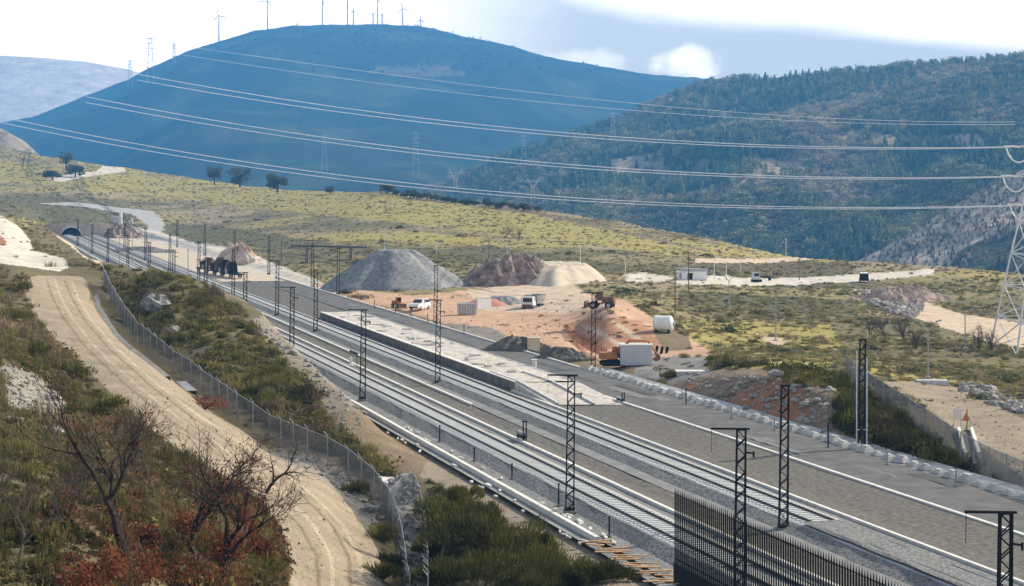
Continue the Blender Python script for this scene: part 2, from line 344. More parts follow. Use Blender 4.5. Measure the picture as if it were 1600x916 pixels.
ZN = [
 ([(100,258),(200,272),(330,284),(640,308),(900,345),(1120,392),(1050,398),(850,372),(500,335),(250,308),(110,282)],'yel',5),
 ([(720,330),(900,350),(1010,375),(960,378),(840,365)],'yel',3),
 ([(0,250),(90,262),(80,290),(0,285)],'yel',4),
 ([(0,306),(110,312),(200,322),(215,345),(190,352),(80,352),(0,335)],'dark',3),
 ([(260,350),(330,352),(420,365),(520,378),(470,392),(300,380),(262,372)],'dark',5),
 ([(640,395),(760,382),(900,405),(1000,418),(980,430),(860,420),(720,412)],'dark',4),
 ([(1060,455),(1200,462),(1340,470),(1340,495),(1200,488),(1060,478)],'dark',4),
 ([(1080,405),(1130,410),(1240,405),(1330,412),(1330,432),(1200,436),(1090,428)],'scrub',4),
 ([(1060,500),(1300,510),(1330,565),(1250,580),(1120,575),(1040,560)],'yel',6),
 ([(1320,560),(1600,600),(1600,640),(1450,600),(1330,590)],'yel',5),
 ([(1190,575),(1060,582),(1040,600),(1150,650),(1310,705),(1312,650),(1290,610),(1240,600)],'scar',3),
 ([(1140,625),(1180,600),(1245,592),(1265,640),(1240,675),(1170,655)],'red',5),
 ([(1060,590),(1100,600),(1080,612)],'red',3),
 # tracks over the hill
 ([(640,308),(800,322),(900,345),(1010,368),(1110,392),(1104,394),(1000,371),(895,349),(795,326),(640,312)],'brown',1),
 ([(590,352),(700,363),(820,372),(820,375),(700,367),(590,355)],'brown',1),
 ([(950,340),(1060,368),(1180,392),(1178,394),(1058,371)],'brown',1),
 ([(1085,404),(1180,405),(1262,401),(1270,406),(1200,411),(1085,411)],'sandy',1),
 ([(70,282),(110,272),(150,268),(165,256),(195,262),(196,268),(150,274),(100,284)],'pale',1),
 ([(50,318),(120,316),(200,326),(240,330),(258,348),(248,378),(228,376),(232,352),(205,335),(120,322)],'greyr',1),
 # ground behind the road crest
 ([(-300,330),(0,336),(28,352),(46,375),(52,392),(105,405),(106,418),(92,424),(0,412),(-300,410)],'pale',2),
 ([(0,368),(12,378),(8,384),(0,384)],'red',1),
 ([(75,352),(100,372),(150,400),(165,420),(150,412),(105,388)],'sandy',1),
 ([(40,345),(74,352),(96,374),(120,392),(150,418),(120,420),(95,400),(50,365)],'scrub',2),
 # terrace round the tunnel and the far end of the yard
 ([(76,350),(190,352),(240,360),(300,378),(380,390),(430,412),(500,440),(560,480),(400,440),(180,412),(120,376)],'pale',2),
 ([(135,370),(190,374),(192,388),(160,388)],'orng',2),
 ([(190,392),(300,402),(330,425),(240,415)],'sandy',3),
 ([(75,350),(170,350),(172,372),(90,372)],'pink',1),
 # site
 ([(480,440),(560,452),(640,462),(760,450),(900,455),(980,470),(1010,490),(1060,520),(1110,550),(1100,580),(980,590),(840,565),(700,525),(560,480)],'orng',3),
 ([(730,455),(830,440),(905,450),(950,480),(880,490),(760,485)],'sandy',4),
 ([(800,410),(850,408),(905,450),(935,470),(870,470),(862,435)],'sandy',2),
 ([(690,505),(760,510),(810,535),(835,560),(790,548),(720,530)],'gravl',3),
 ([(560,470),(620,482),(690,505),(820,552),(900,580),(1000,592),(1100,600),(1100,580),(960,572),(820,545),(700,512),(600,480)],'brown',2),
 ([(885,515),(950,500),(1005,505),(1045,540),(1000,545),(945,540)],'sandy',3),
 ([(880,508),(930,496),(1000,500),(1052,540),(1000,548),(945,545),(905,535)],'bank',2),
 ([(905,505),(935,515),(985,545),(975,545),(925,519)],'sandy',1),([(950,498),(985,515),(1020,543),(1010,543),(975,518)],'sandy',1),([(882,512),(892,512),(950,545),(946,556),(905,545)],'red',2),
 ([(1000,560),(1100,555),(1110,585),(1050,600),(990,590)],'grav',3),
 ([(1020,515),(1070,512),(1080,545),(1040,550)],'brown',4),
 # right: sand band, rubble, dirt road
 ([(975,430),(1005,426),(1060,434),(1040,441),(980,440)],'pale',1),
 ([(1050,438),(1110,430),(1200,436),(1330,430),(1460,420),(1460,428),(1340,441),(1200,447),(1060,444)],'pale',2),
 ([(1330,452),(1400,455),(1440,470),(1500,490),(1600,505),(1800,520),(1800,560),(1560,540),(1450,505),(1380,480)],'sandy',2),
 ([(1375,597),(1440,596),(1470,595),(1520,615),(1600,655),(1800,740),(1800,860),(1600,745),(1520,690),(1450,640)],'tan',2),
 ([(1240,535),(1180,520),(1190,530),(1210,540)],'sandy',2),
 # left dirt road
 ([(34,436),(60,431),(130,432),(138,445),(142,470),(165,505),(210,550),(265,592),(330,645),(420,700),(500,742),(560,800),(592,860),(600,960),(450,960),(455,890),(440,820),(400,770),(330,730),(260,690),(200,640),(150,590),(100,545),(70,510),(45,478)],'tan',2),
 *[([(a+o,b) for a,b,o in q]+[(a+o+w_,b) for a,b,o,w_ in [(*t,3+3*i/8) for i,t in enumerate(q)][::-1]],c_,1) for q,c_ in RUTS],
 ([(430,700),(500,715),(545,740),(590,800),(575,830),(555,795),(500,748),(440,720)],'gravl',4),
 ([(0,565),(60,590),(110,635),(105,655),(60,655),(0,640)],'gravl',3),
 # cut face and gravel by the ditch
 ([(425,490),(480,548),(530,600),(570,650),(600,680),(680,712),(745,760),(860,830),(950,870),(1050,930),(1100,990),(1000,990),(900,890),(800,820),(700,765),(655,745),(600,730),(545,690),(515,650),(478,598),(432,548),(385,502)],'crest',3),
 ([(505,645),(560,640),(640,690),(672,712),(655,745),(620,742),(545,690)],'brown',1),
 ([(606,745),(640,750),(660,800),(668,930),(636,930),(620,840)],'lt',2),
]
def inpoly(px, py, P):
    c = np.zeros(px.shape, bool); n = len(P)
    for i in range(n):
        x1,y1 = P[i]; x2,y2 = P[(i+1)%n]
        if y1 == y2: continue
        c ^= ((y1>py) != (y2>py)) & (px < (x2-x1)*(py-y1)/(y2-y1)+x1)
    return c
def zonecolor(px, py, X, Y, vis):
    D = Y; n = fbm(X/9,Y/9,21,4); n2 = fbm(X/60,Y/60,31,4)
    base = np.array(S_['scrub'])[None]*np.ones(px.shape+(1,)); g = np.array(S_['grass'])
    w = sstep(190,280,D)[...,None]*(px>560)[...,None] + sstep(330,380,D)[...,None]*(px<=560)[...,None]
    base = base*(1-w)+g*w
    k = sstep(.0,.35,n2+.5*n)[...,None]*w; base = base*(1-k)+np.array(S_['yel'])*k
    k = sstep(.08,.3,-n2+.4*n)[...,None]*w; base = base*(1-k*.8)+np.array(S_['dark'])*k*.8
    n5 = fbm(X/26,Y/38,51,4); k = sstep(.12,.4,n5)[...,None]*w; base = base*(1-k*.75)+np.array((.36,.28,.19))*k*.75
    k = sstep(.3,.5,n)[...,None]; base = base*(1-k*.7)+np.array((.30,.22,.15))*k*.7
    e1 = fbm(X/3*90/np.maximum(D,90)*2,Y/3*90/np.maximum(D,90)*2,41,3); e2 = fbm(X/3+50,Y/3,47,3)
    for P, c, e in ZN:
        m = inpoly(px+e1*e*1.6, py+e2*e, P) & vis
        base[m] = np.array(S_[c])
    return base

def gridmesh(name, X, Y, Z, C, m):
    nr, nc = X.shape
    me = bpy.data.meshes.new(name); me.vertices.add(nr*nc)
    me.vertices.foreach_set('co', np.stack([X,Y,Z],-1).astype(np.float32).ravel())
    i = np.arange(nr*nc).reshape(nr,nc)
    q = np.stack([i[:-1,:-1], i[:-1,1:], i[1:,1:], i[1:,:-1]],-1).reshape(-1,4)
    me.loops.add(q.size); me.loops.foreach_set('vertex_index', q.ravel().astype(np.int32))
    me.polygons.add(len(q)); me.polygons.foreach_set('loop_start', (np.arange(len(q))*4).astype(np.int32))
    me.polygons.foreach_set('use_smooth', np.ones(len(q),bool))
    me.update(calc_edges=True); me.validate()
    a = me.attributes.new('col','FLOAT_COLOR','POINT')
    a.data.foreach_set('color', np.concatenate([C, np.ones(C.shape[:-1]+(1,))],-1).astype(np.float32).ravel())
    me.materials.append(M[m]); o = bpy.data.objects.new(name, me); col.objects.link(o)
    return o
cols = np.concatenate([np.linspace(-5000,-420,26), np.arange(-400,2001,2.2), np.linspace(2020,6600,26)])
# rows spaced evenly on screen for z=0, then evenly in distance
rows = [ -60., -30., -10., 2., 8.]+list(np.linspace(12,66,22))
yy = 1170.0
while yy > 380: rows.append(H*F/(yy-HY)); yy -= 1.5
rows = sorted(set([r for r in rows if r < 660])) + list(np.arange(664,1560,4.0)) + list(np.arange(1570,2500,25.))
rows = np.array(sorted(rows))
YY, PX = np.meshgrid(rows, cols, indexing='ij')
XX = (PX-CX)/F*np.maximum(YY,60.0)
ZZ = ground(XX, YY)
Dm = np.maximum(YY,8); pxg = CX+F*XX/Dm; pyg = HY+F*(H-ZZ)/Dm
rm = np.minimum.accumulate(np.where(YY>60,pyg,5000), axis=0)
vis = (pyg <= rm+4) & (YY>60)
CC = zonecolor(pxg, pyg, XX, YY, vis)
gr = gridmesh('ground', XX, YY, ZZ, CC, 'ground'); tag(gr, 'rough hillside and plain of dry grass, scrub and bare earth', 'ground', kind='structure')

# ------------------------------------------------------------------ mountains
def mountain(name, sky, Dr, Df, zf, pxr, c1, c2, label, amp=14, step=4, wl=700, seed=1, tr=110, patches=(), flat=.9):
    pxs = np.arange(pxr[0], pxr[1]+1, step); ts = np.concatenate([np.linspace(0,1,tr), np.linspace(1.02,1.5,20)])
    T, P = np.meshgrid(ts, pxs, indexing='ij')
    dr = np.interp(P, [a for a,b in Dr],[b for a,b in Dr]); ys = np.interp(P, [s[0] for s in sky],[s[1] for s in sky])
    zr = H+(HY-ys)*dr/F; D = Df+(dr-Df)*T; X = (P-CX)/F*D
    t = np.clip(T,0,1); prof = t**flat
    z = zf+(zr-zf)*prof
    env = np.sin(math.pi*np.clip(t,0,1))**.8
    rid = 1-2*np.abs(fbm(X/wl,D/(wl*2),seed,4)); z = z + amp*env*(rid-.6)*2 + amp*.12*fbm(X/70,D/70,seed+5,3)
    z = np.where(T>1, zr-(T-1)*(zr-zf)*1.2, z)
    n = fbm(X/160,D/160,seed+9,4)[...,None]; k = sstep(.05,.3,n)
    C = np.array(c1)*(1-k)+np.array(c2)*k
    py = HY+F*(H-z)/D
    for poly, cc in patches:
        m = inpoly(P+6*fbm(X/40,D/40,77), py+4*fbm(X/40,D/40,78), poly); C[m] = cc
    o = gridmesh(name, X, D, z, C, 'mtn'); tag(o, label, 'mountain', kind='structure')
    return P, D, X, z, py
main = [(-600,300),(-200,230),(0,192),(50,182),(110,160),(200,125),(235,105),(285,82),(340,65),(400,47),(460,40),(500,38),(600,38),(660,42),(740,60),(800,72),(870,93),(930,103),(1010,116),(1080,122),(1160,124),(1260,160),(1400,200),(2200,300)]
mt = mountain('mountain', main, [(-600,6000),(2200,6000)], 2300, -138, (-600,2200), (.03,.045,.028), (.07,.085,.045), 'broad rounded wooded mountain with wind turbines along its crest', amp=48, wl=900, seed=3,
   patches=[([(570,112),(600,102),(650,98),(700,104),(730,116),(680,120),(620,118)],(.16,.13,.09))])
hs = mountain('hillside', [(400,370),(600,330),(700,285),(780,250),(870,215),(980,184),(1050,152),(1100,135),(1150,127),(1250,119),(1350,111),(1450,104),(1530,97),(1600,89),(1800,60),(2300,40)],
   [(400,2900),(1100,2900),(1600,2500),(2300,2400)], 1150, -135, (400,2300), (.10,.12,.06), (.26,.21,.13), 'forested valley side with brown clearings', amp=26, wl=330, seed=11, tr=150,
   patches=[([(1190,250),(1260,235),(1290,250),(1240,275),(1180,280)],(.42,.30,.19)),([(1290,215),(1330,200),(1420,215),(1400,232),(1320,235)],(.42,.30,.19)),
     ([(1130,290),(1180,265),(1230,270),(1200,300),(1140,320),(1080,325),(1000,318)],(.38,.29,.19)),([(1470,215),(1520,205),(1560,235),(1500,232)],(.48,.36,.25)),
     ([(560,310),(1180,330),(1180,338),(560,322)],(.38,.31,.22)),([(950,250),(1040,235),(1040,262),(960,282)],(.34,.28,.18)),([(1370,250),(1400,240),(1410,300),(1385,330)],(.36,.30,.22))])
sp = mountain('spur', [(1180,450),(1330,412),(1380,388),(1450,345),(1520,305),(1600,265),(1750,200),(2300,120)],[(1180,1500),(2300,1500)],800,-90,(1180,2300),(.36,.30,.23),(.44,.37,.29),'bare brown spur with scrubby slopes', amp=7, wl=120, seed=17, tr=80,
   patches=[([(1490,395),(1560,360),(1700,340),(1700,440),(1480,440)],(.06,.07,.045))])  # dark patch: woodland with its shadow painted into the colour
fm = mountain('far_mountain', [(-600,60),(0,87),(60,90),(130,96),(200,108),(300,140),(500,200)],[(-600,9500),(500,9500)],7400,-100,(-600,500),(.84,.76,.72),(.86,.79,.75),'pale distant mountain', amp=5, seed=23, tr=30)  # near-white colour stands in for the haze that pales it
lh = mountain('hill', [(-600,120),(-100,180),(-20,192),(10,205),(40,222),(70,250),(120,300)],[(-600,1900),(120,1900)],1700,-60,(-600,120),(.30,.24,.18),(.40,.34,.27),'small bare tan hill at the valley edge', amp=3, wl=90, seed=29, tr=30)
vf = MB().add([(-7800,-700,-141),(7800,-700,-141),(7800,6600,-141),(-7800,6600,-141)],[(0,1,2,3)]).build('terrain', mat('valley_floor',(.08,.085,.05),.95,.4,.01)); tag(vf,'valley floor far below the plain','terrain',kind='structure')

# ------------------------------------------------------------------ scattered plants (stuff)
src = bpy.data.collections.new('plant_sources')
def source(name, mb, m):
    me = bpy.data.meshes.new(name); me.from_pydata(mb.v, [], mb.f); me.materials.append(M[m])
    o = bpy.data.objects.new(name, me); return o
def mk_mound(seed, n=150, sz=.16):
    r = random.Random(seed); mb = MB()
    subs = [(r.gauss(0,.28), r.gauss(0,.28), r.uniform(.3,.75)) for _ in range(5)]
    for i in range(n):
        sx, sy, sr = r.choice(subs); a = r.uniform(0,6.28); e = math.acos(r.uniform(0,1)); k = r.uniform(.7,1)*sr
        mb.leaf((sx+k*math.sin(e)*math.cos(a)*.8, sy+k*math.sin(e)*math.sin(a)*.8, k*math.cos(e)*.95), sz*r.uniform(.6,1.4), r, 1)
    return mb
def mk_tuft(seed, n=70):
    r = random.Random(seed); mb = MB()
    for i in range(n):
        x, y = r.gauss(0,.25), r.gauss(0,.25); mb.blade((x,y,0), r.uniform(.45,1.05)*math.exp(-(x*x+y*y)), .07, r, .22)
    return mb
def mk_conifer(seed):
    r = random.Random(seed); mb = MB(); mb.tube((0,0,0),(0,0,.9),.02,.005,4)
    for k in range(9):
        z = .12+.85*k/9; rad = .24*(1-k/9.5)*r.uniform(.8,1.2)+.02; n = 7
        for i in range(n):
            a = 6.28*i/n+r.uniform(-.3,.3); q = r.uniform(.7,1.15)*rad
            mb.add([(0,0,z+.09),(q*math.cos(a-.42),q*math.sin(a-.42),z-.03),(q*1.15*math.cos(a),q*1.15*math.sin(a),z-.06),(q*math.cos(a+.42),q*math.sin(a+.42),z-.03)],[(0,1,2,3)])
    return mb
def mk_round(seed, n=130):
    r = random.Random(seed); mb = MB(); mb.tube((0,0,0),(0,0,.6),.03,.015,4)
    subs = [(r.gauss(0,.14), r.gauss(0,.14), r.uniform(.4,.75), r.uniform(.16,.26)) for _ in range(7)]
    for i in range(n):
        sx, sy, sz, sr = r.choice(subs); v = Vector((r.gauss(0,1),r.gauss(0,1),r.gauss(0,1))).normalized()*sr*r.uniform(.7,1)
        mb.leaf((sx+v.x,sy+v.y,sz+v.z), .11*r.uniform(.6,1.3), r, .6)
    return mb
def mk_stone(seed): return MB().blob((0,0,.15),(.5,.4,.3),seed,.35,7,4)
def collect(cname, objs):
    c = bpy.data.collections.new(cname)
    for o in objs: c.objects.link(o)
    return c
C_low = collect('low_plants', [source('low_plant_a%d'%i, mk_mound(i), 'plant') for i in range(5)] + [source('low_plant_b%d'%i, mk_tuft(20+i), 'plant') for i in range(4)])
C_tree = collect('far_trees', [source('far_tree_a%d'%i, mk_conifer(i), 'tree') for i in range(4)] + [source('far_tree_b%d'%i, mk_round(30+i), 'tree') for i in range(4)])
C_stone = collect('stones', [source('stone_%d'%i, mk_stone(i), 'rock') for i in range(5)])
def scatter(name, coll, pts, scl, rot, tint, idx, label, cat):
    me = bpy.data.meshes.new(name); n = len(pts); me.vertices.add(n); me.vertices.foreach_set('co', np.asarray(pts,np.float32).ravel())
    for nm, ty, arr, key in (('scl','FLOAT_VECTOR',scl,'vector'),('rot','FLOAT_VECTOR',rot,'vector'),('idx','INT',idx,'value')):
        a = me.attributes.new(nm, ty, 'POINT'); a.data.foreach_set(key, np.asarray(arr, np.int32 if ty=='INT' else np.float32).ravel())
    a = me.attributes.new('tint','FLOAT_COLOR','POINT'); a.data.foreach_set('color', np.concatenate([tint,np.ones((n,1))],1).astype(np.float32).ravel())
    o = bpy.data.objects.new(name, me); col.objects.link(o); tag(o, label, cat, kind='stuff')
    g = bpy.data.node_groups.new(name+'_nodes','GeometryNodeTree'); g.interface.new_socket('Geometry', in_out='INPUT', socket_type='NodeSocketGeometry'); g.interface.new_socket('Geometry', in_out='OUTPUT', socket_type='NodeSocketGeometry')
    gi = g.nodes.new('NodeGroupInput'); go = g.nodes.new('NodeGroupOutput'); ip = g.nodes.new('GeometryNodeInstanceOnPoints'); ci = g.nodes.new('GeometryNodeCollectionInfo')
    ci.inputs['Collection'].default_value = coll; ci.inputs['Separate Children'].default_value = True; ci.inputs['Reset Children'].default_value = True
    def na(nm, ty):
        k = g.nodes.new('GeometryNodeInputNamedAttribute'); k.data_type = ty; k.inputs['Name'].default_value = nm; return k.outputs['Attribute']
    L = g.links.new
    L(gi.outputs[0], ip.inputs['Points']); L(ci.outputs[0], ip.inputs['Instance']); ip.inputs['Pick Instance'].default_value = True
    L(na('idx','INT'), ip.inputs['Instance Index']); L(na('scl','FLOAT_VECTOR'), ip.inputs['Scale'])
    er = g.nodes.new('FunctionNodeEulerToRotation'); L(na('rot','FLOAT_VECTOR'), er.inputs[0]); L(er.outputs[0], ip.inputs['Rotation'])
    L(ip.outputs[0], go.inputs[0])
    o.modifiers.new('plants','NODES').node_group = g
    return o
rs = np.random.RandomState(5)
# screen-even sampling of the visible ground through the grid columns
visc = np.where(vis, 1, 0)
fc = [i for i,c in enumerate(cols) if -120 <= c <= 1720]
def sample_px(px, py):
    """vectorised ground hit for many pixels, by grid columns"""
    ci = np.clip(np.searchsorted(cols, px), 0, len(cols)-1); out = np.full(len(px), np.nan)
    for c in np.unique(ci):
        m = np.nonzero(ci==c)[0]; k = YY[:,c] > 60; prof = rm[k,c]; dd = YY[k,c]
        # rm is non-increasing with distance; first distance where rm<=py
        idx = np.searchsorted(-prof, -py[m], side='left'); ok = idx < len(prof)
        i1 = np.clip(idx,1,len(prof)-1); p0 = prof[i1-1]; p1 = prof[i1]; f = np.where(p0>p1,(p0-py[m])/np.maximum(p0-p1,1e-6),0); d = dd[i1-1]+(dd[i1]-dd[i1-1])*np.clip(f,0,1)
        out[m] = np.where(ok, d, np.nan)
    return out
bare = [z[0] for z in ZN if z[1] in ('tan','pale','orng','grav','gravl','sandy','greyr','pink','lt','red','bank','crest','scar')]
site_clear = [[(480,440),(900,400),(1010,480),(1110,560),(1060,600),(840,565),(560,480)]]
def plants(n, dens, box, size, pal, name, label, kinds=(0,9), smin=0.0, hvar=(.7,1.3), cond=None, minpx=3.0, keepbare=0.0):
    px = rs.uniform(box[0],box[2],n); py = rs.uniform(box[1],box[3],n); D = sample_px(px,py); ok = ~np.isnan(D)
    px, py, D = px[ok], py[ok], D[ok]; X = (px-CX)/F*D; Z = ground(X,D); u = (X+.2867*D)/1.0403
    keep = ~((u>34.6)&(u<69.0)&(D<750))
    pyr = HY+F*(H-Z)/D
    ib = np.zeros(len(px),bool)
    for P in bare: ib |= inpoly(px,py,P)
    keep &= (~ib) | (rs.rand(len(px)) < keepbare)
    if cond is not None: keep &= cond(px,py,D)
    px,py,D,X,Z = px[keep],py[keep],D[keep],X[keep],Z[keep]
    nz = np.where(D>250, fbm(X/40,D/16,61,3), fbm(X/14,D/14,61,3)); big = fbm(X/45,D/45,63,3)
    k2 = rs.rand(len(px)) < np.clip(dens*(1+1.6*nz),0.04,1); px,py,D,X,Z,nz,big = [a[k2] for a in (px,py,D,X,Z,nz,big)]
    s = size*rs.lognormal(0,.35,len(px)); s = np.maximum(s, minpx*D/F*rs.uniform(.7,1.3,len(px)))
    n = len(px); scl = np.stack([s*rs.uniform(.9,1.3,n), s*rs.uniform(.9,1.3,n), s*rs.uniform(*hvar,n)],1)
    rot = np.stack([rs.uniform(-.12,.12,n),rs.uniform(-.12,.12,n),rs.uniform(0,6.28,n)],1)
    pal = np.array(pal); t = np.clip((nz*.9+big*.8+.5)+rs.uniform(-.35,.35,n),0,.999)*(len(pal)-1)
    i0 = t.astype(int); fr = (t-i0)[:,None]; tint = pal[i0]*(1-fr)+pal[np.minimum(i0+1,len(pal)-1)]*fr; tint *= rs.uniform(.7,1.35,(n,1))
    idx = rs.randint(kinds[0],kinds[1],n)
    return scatter(name, C_low, np.stack([X,D,Z-.05*s],1), scl, rot, tint, idx, label, 'scrub')
P_knoll = [(.09,.08,.035),(.20,.13,.09),(.14,.125,.04),(.22,.16,.10),(.16,.15,.035),(.10,.105,.03),(.24,.20,.07)]
P_left = [(.10,.09,.035),(.16,.14,.05),(.21,.18,.06),(.22,.155,.10),(.13,.13,.04),(.23,.20,.065),(.26,.19,.13)]
P_plain = [(.13,.13,.07),(.17,.16,.085),(.24,.19,.13),(.22,.20,.08),(.30,.26,.10),(.34,.27,.18),(.16,.155,.07)]
def left_of_road(px,py,D): return (px<600)
plants(9000,.75,(140,405,620,760),.62,P_knoll,'scrub','low heath and gorse covering the knoll between fence and railway', cond=lambda px,py,D:(inpoly(px,py,[(160,415),(250,418),(326,447),(400,504),(458,566),(535,660),(552,692),(620,745),(605,750),(545,720),(420,665),(330,590),(240,540),(200,500),(165,455)])))
plants(15000,.75,(-80,405,470,1000),.55,P_left,'scrub','rough green and brown scrub on the slope left of the dirt road', cond=lambda px,py,D: inpoly(px,py,[(-100,405),(40,425),(34,450),(60,505),(110,560),(180,640),(260,700),(340,745),(400,790),(440,850),(452,1000),(-100,1000)]))
plants(3500,.7,(-60,700,460,1000),.5,[(.16,.06,.03),(.12,.085,.05),(.20,.09,.05),(.10,.09,.04),(.24,.12,.06),(.13,.05,.03)],'scrub','rusty brown undergrowth below the bare oaks', cond=lambda px,py,D: inpoly(px,py,[(100,760),(240,700),(330,745),(400,790),(440,850),(452,1000),(60,1000),(40,860)]))
plants(1500,.5,(130,430,620,960),.35,P_left,'scrub','small plants along the fence side of the dirt road', cond=lambda px,py,D: inpoly(px,py,[(138,435),(165,440),(200,530),(330,610),(430,680),(560,745),(600,800),(640,960),(600,960),(590,850),(540,760),(420,695),(260,588),(150,490)]))
plants(2600,.5,(560,740,1060,1000),.36,[(.10,.075,.035),(.07,.07,.02),(.13,.10,.04),(.09,.09,.025)],'scrub','short scrub round the large broom bushes beside the ditch', cond=lambda px,py,D: inpoly(px,py,[(668,752),(740,770),(880,850),(960,905),(1040,1000),(672,1000)]))
plants(9000,.75,(1020,540,1720,860),.8,[(.06,.065,.018),(.11,.105,.025),(.15,.14,.03),(.09,.06,.035),(.09,.10,.02)],'scrub','green shrubs on the bank between the far road and the mesh fence', cond=lambda px,py,D: inpoly(px,py,[(1310,600),(1345,610),(1420,660),(1500,720),(1600,770),(1720,830),(1720,860),(1600,800),(1500,755),(1310,700)]) | ((D>160)&inpoly(px,py,[(1100,560),(1250,570),(1330,590),(1310,610),(1240,600),(1180,592)])))
plants(7000,.08,(-100,225,1720,640),1.5,[(.06,.075,.035),(.09,.10,.045),(.12,.13,.05),(.13,.10,.06)],'scrub','larger dark bushes dotted over the plain', cond=lambda px,py,D: (((px>560)&(D>168))|(D>330)), minpx=5.5, hvar=(.5,.9), kinds=(0,5))
plants(70000,.8,(-100,225,1720,640),.55,P_plain,'scrub','tufted grass and low scrub covering the plain and far hillside', cond=lambda px,py,D: (((px>560)&(D>168))|(D>330)|((px<160)&(D>240))), minpx=2.9, hvar=(.4,.8), keepbare=.03)
# stones: rubble
def stones(n, poly, size, name, label):
    xs = [p[0] for p in poly]; ys = [p[1] for p in poly]
    px = rs.uniform(min(xs),max(xs),n); py = rs.uniform(min(ys),max(ys),n); k = inpoly(px,py,poly); px,py = px[k],py[k]
    D = sample_px(px,py); ok = ~np.isnan(D); px,py,D = px[ok],py[ok],D[ok]; X = (px-CX)/F*D; n = len(px); s = size*rs.lognormal(0,.5,n)
    scatter(name, C_stone, np.stack([X,D,ground(X,D)],1), np.stack([s,s,s*.8],1), np.stack([rs.uniform(-.4,.4,n)]*2+[rs.uniform(0,6.28,n)],1), np.ones((n,3)), rs.randint(0,5,n), label, 'rubble')
stones(900,[(430,700),(500,715),(560,750),(600,800),(612,850),(585,830),(560,790),(500,745),(440,715)],.3,'rubble','broken stone along the bend of the dirt road')
stones(420,[(0,565),(60,590),(115,640),(105,660),(60,660),(0,645)],.25,'rubble','loose gravel on the bare patch at left')
stones(700,[(425,490),(480,548),(530,600),(570,650),(560,690),(515,650),(478,598),(432,548),(385,502)],.3,'rubble','loose stones along the bare crest of the knoll')
stones(1500,[(34,436),(60,431),(130,432),(165,505),(265,592),(420,700),(560,800),(600,960),(450,960),(440,820),(330,730),(200,640),(100,545),(45,478)],.09,'gravel','loose gravel scattered on the left dirt road')
stones(600,[(1380,597),(1470,595),(1600,655),(1700,740),(1600,745),(1450,640)],.12,'gravel','loose gravel scattered on the right dirt road')
stones(800,[(600,490),(700,470),(800,470),(930,480),(880,520),(840,550),(700,515)],.16,'gravel','loose stones scattered over the orange yard')
stones(700,[(1340,455),(1400,458),(1440,480),(1430,500),(1390,490),(1350,470)],.8,'rubble','pinkish rubble heap beyond the plain')
stones(500,[(1060,585),(1190,580),(1300,610),(1300,680),(1200,650),(1100,615)],.4,'rubble','stones on the bare red bank')
stones(400,[(606,745),(650,750),(668,930),(636,930),(620,840)],.5,'rubble','loose stones lining the drainage channel')
stones(260,[(1500,600),(1600,620),(1600,650),(1540,630)],.6,'rubble','rubble along the edge of the right dirt road')
# forest on the valley side
def forest(tp, n, sz, pal, name, label, box, reject=(), dens=.8, minD=0):
    P, D, X, z, py = tp; rm2 = np.minimum.accumulate(py,axis=0); v = (py<=rm2+1.5)
    fl = np.nonzero(v & (P>box[0]) & (P<box[2]) & (py>box[1]) & (py<box[3]))
    # weight by screen area
    dpy = np.abs(np.gradient(py,axis=0))[fl]+.3; w = dpy/dpy.sum(); c = rs.choice(len(fl[0]), n, p=w)
    r_, q_ = fl[0][c], fl[1][c]; r2 = np.minimum(r_+1, P.shape[0]-1); q2 = np.minimum(q_+1,P.shape[1]-1); a = rs.rand(n); b = rs.rand(n)
    def bl(A): return (A[r_,q_]*(1-a)+A[r2,q_]*a)*(1-b)+(A[r_,q2]*(1-a)+A[r2,q2]*a)*b
    Xs,Ds,Zs,Ps,Ys = bl(X),bl(D),bl(z),bl(P),bl(py); k = np.ones(n,bool)
    for R_ in reject: k &= ~(inpoly(Ps+5*fbm(Xs/50,Ds/50,5),Ys,R_) & (rs.rand(n)<.85))
    nz = fbm(Xs/110,Ds/170,71,3); k &= rs.rand(n) < np.clip(dens*(1+1.8*nz),.08,1)
    Xs,Ds,Zs,nz = Xs[k],Ds[k],Zs[k],nz[k]; n = len(Xs); s = sz*rs.uniform(.6,1.4,n); pal = np.array(pal)
    ti = pal[np.clip(((nz+.5)*len(pal)+rs.uniform(-1,1,n)).astype(int),0,len(pal)-1)]*rs.uniform(.6,1.5,(n,1))
    kind = np.where(nz+rs.uniform(-.3,.3,n)>0, rs.randint(4,8,n), rs.randint(0,4,n))
    scatter(name, C_tree, np.stack([Xs,Ds,Zs-.5],1), np.stack([s*1.1,s*1.1,s],1), np.stack([np.zeros(n)]*2+[rs.uniform(0,6.28,n)],1), ti, kind, label, 'forest')
clear = [[(1190,250),(1260,235),(1290,250),(1240,275),(1180,280)],[(1290,215),(1330,200),(1420,215),(1400,232),(1320,235)],[(1130,290),(1180,265),(1230,270),(1200,300),(1140,320),(1080,325),(1000,318)],[(1470,215),(1520,205),(1560,235),(1500,232)],[(950,250),(1040,235),(1040,262),(960,282)]]
forest(hs, 36000, 10, [(.09,.13,.045),(.13,.17,.06),(.20,.22,.08),(.30,.27,.12),(.16,.19,.07),(.38,.31,.19)],'forest','mixed pine and broadleaf forest covering the valley side',(560,60,1720,440),clear)  # palette brightened: the sunlit look of the trees is put into their tint
forest(mt, 900, 8, [(.032,.046,.028),(.038,.054,.03)],'forest','dark even forest on the mountain face',(-50,30,1150,120),(),.7)
forest(sp, 3500, 4.0, [(.26,.22,.17),(.34,.28,.21),(.15,.15,.09),(.30,.26,.20)],'forest','thin grey bare woodland on the brown spur',(1180,240,1720,445),(),.6)

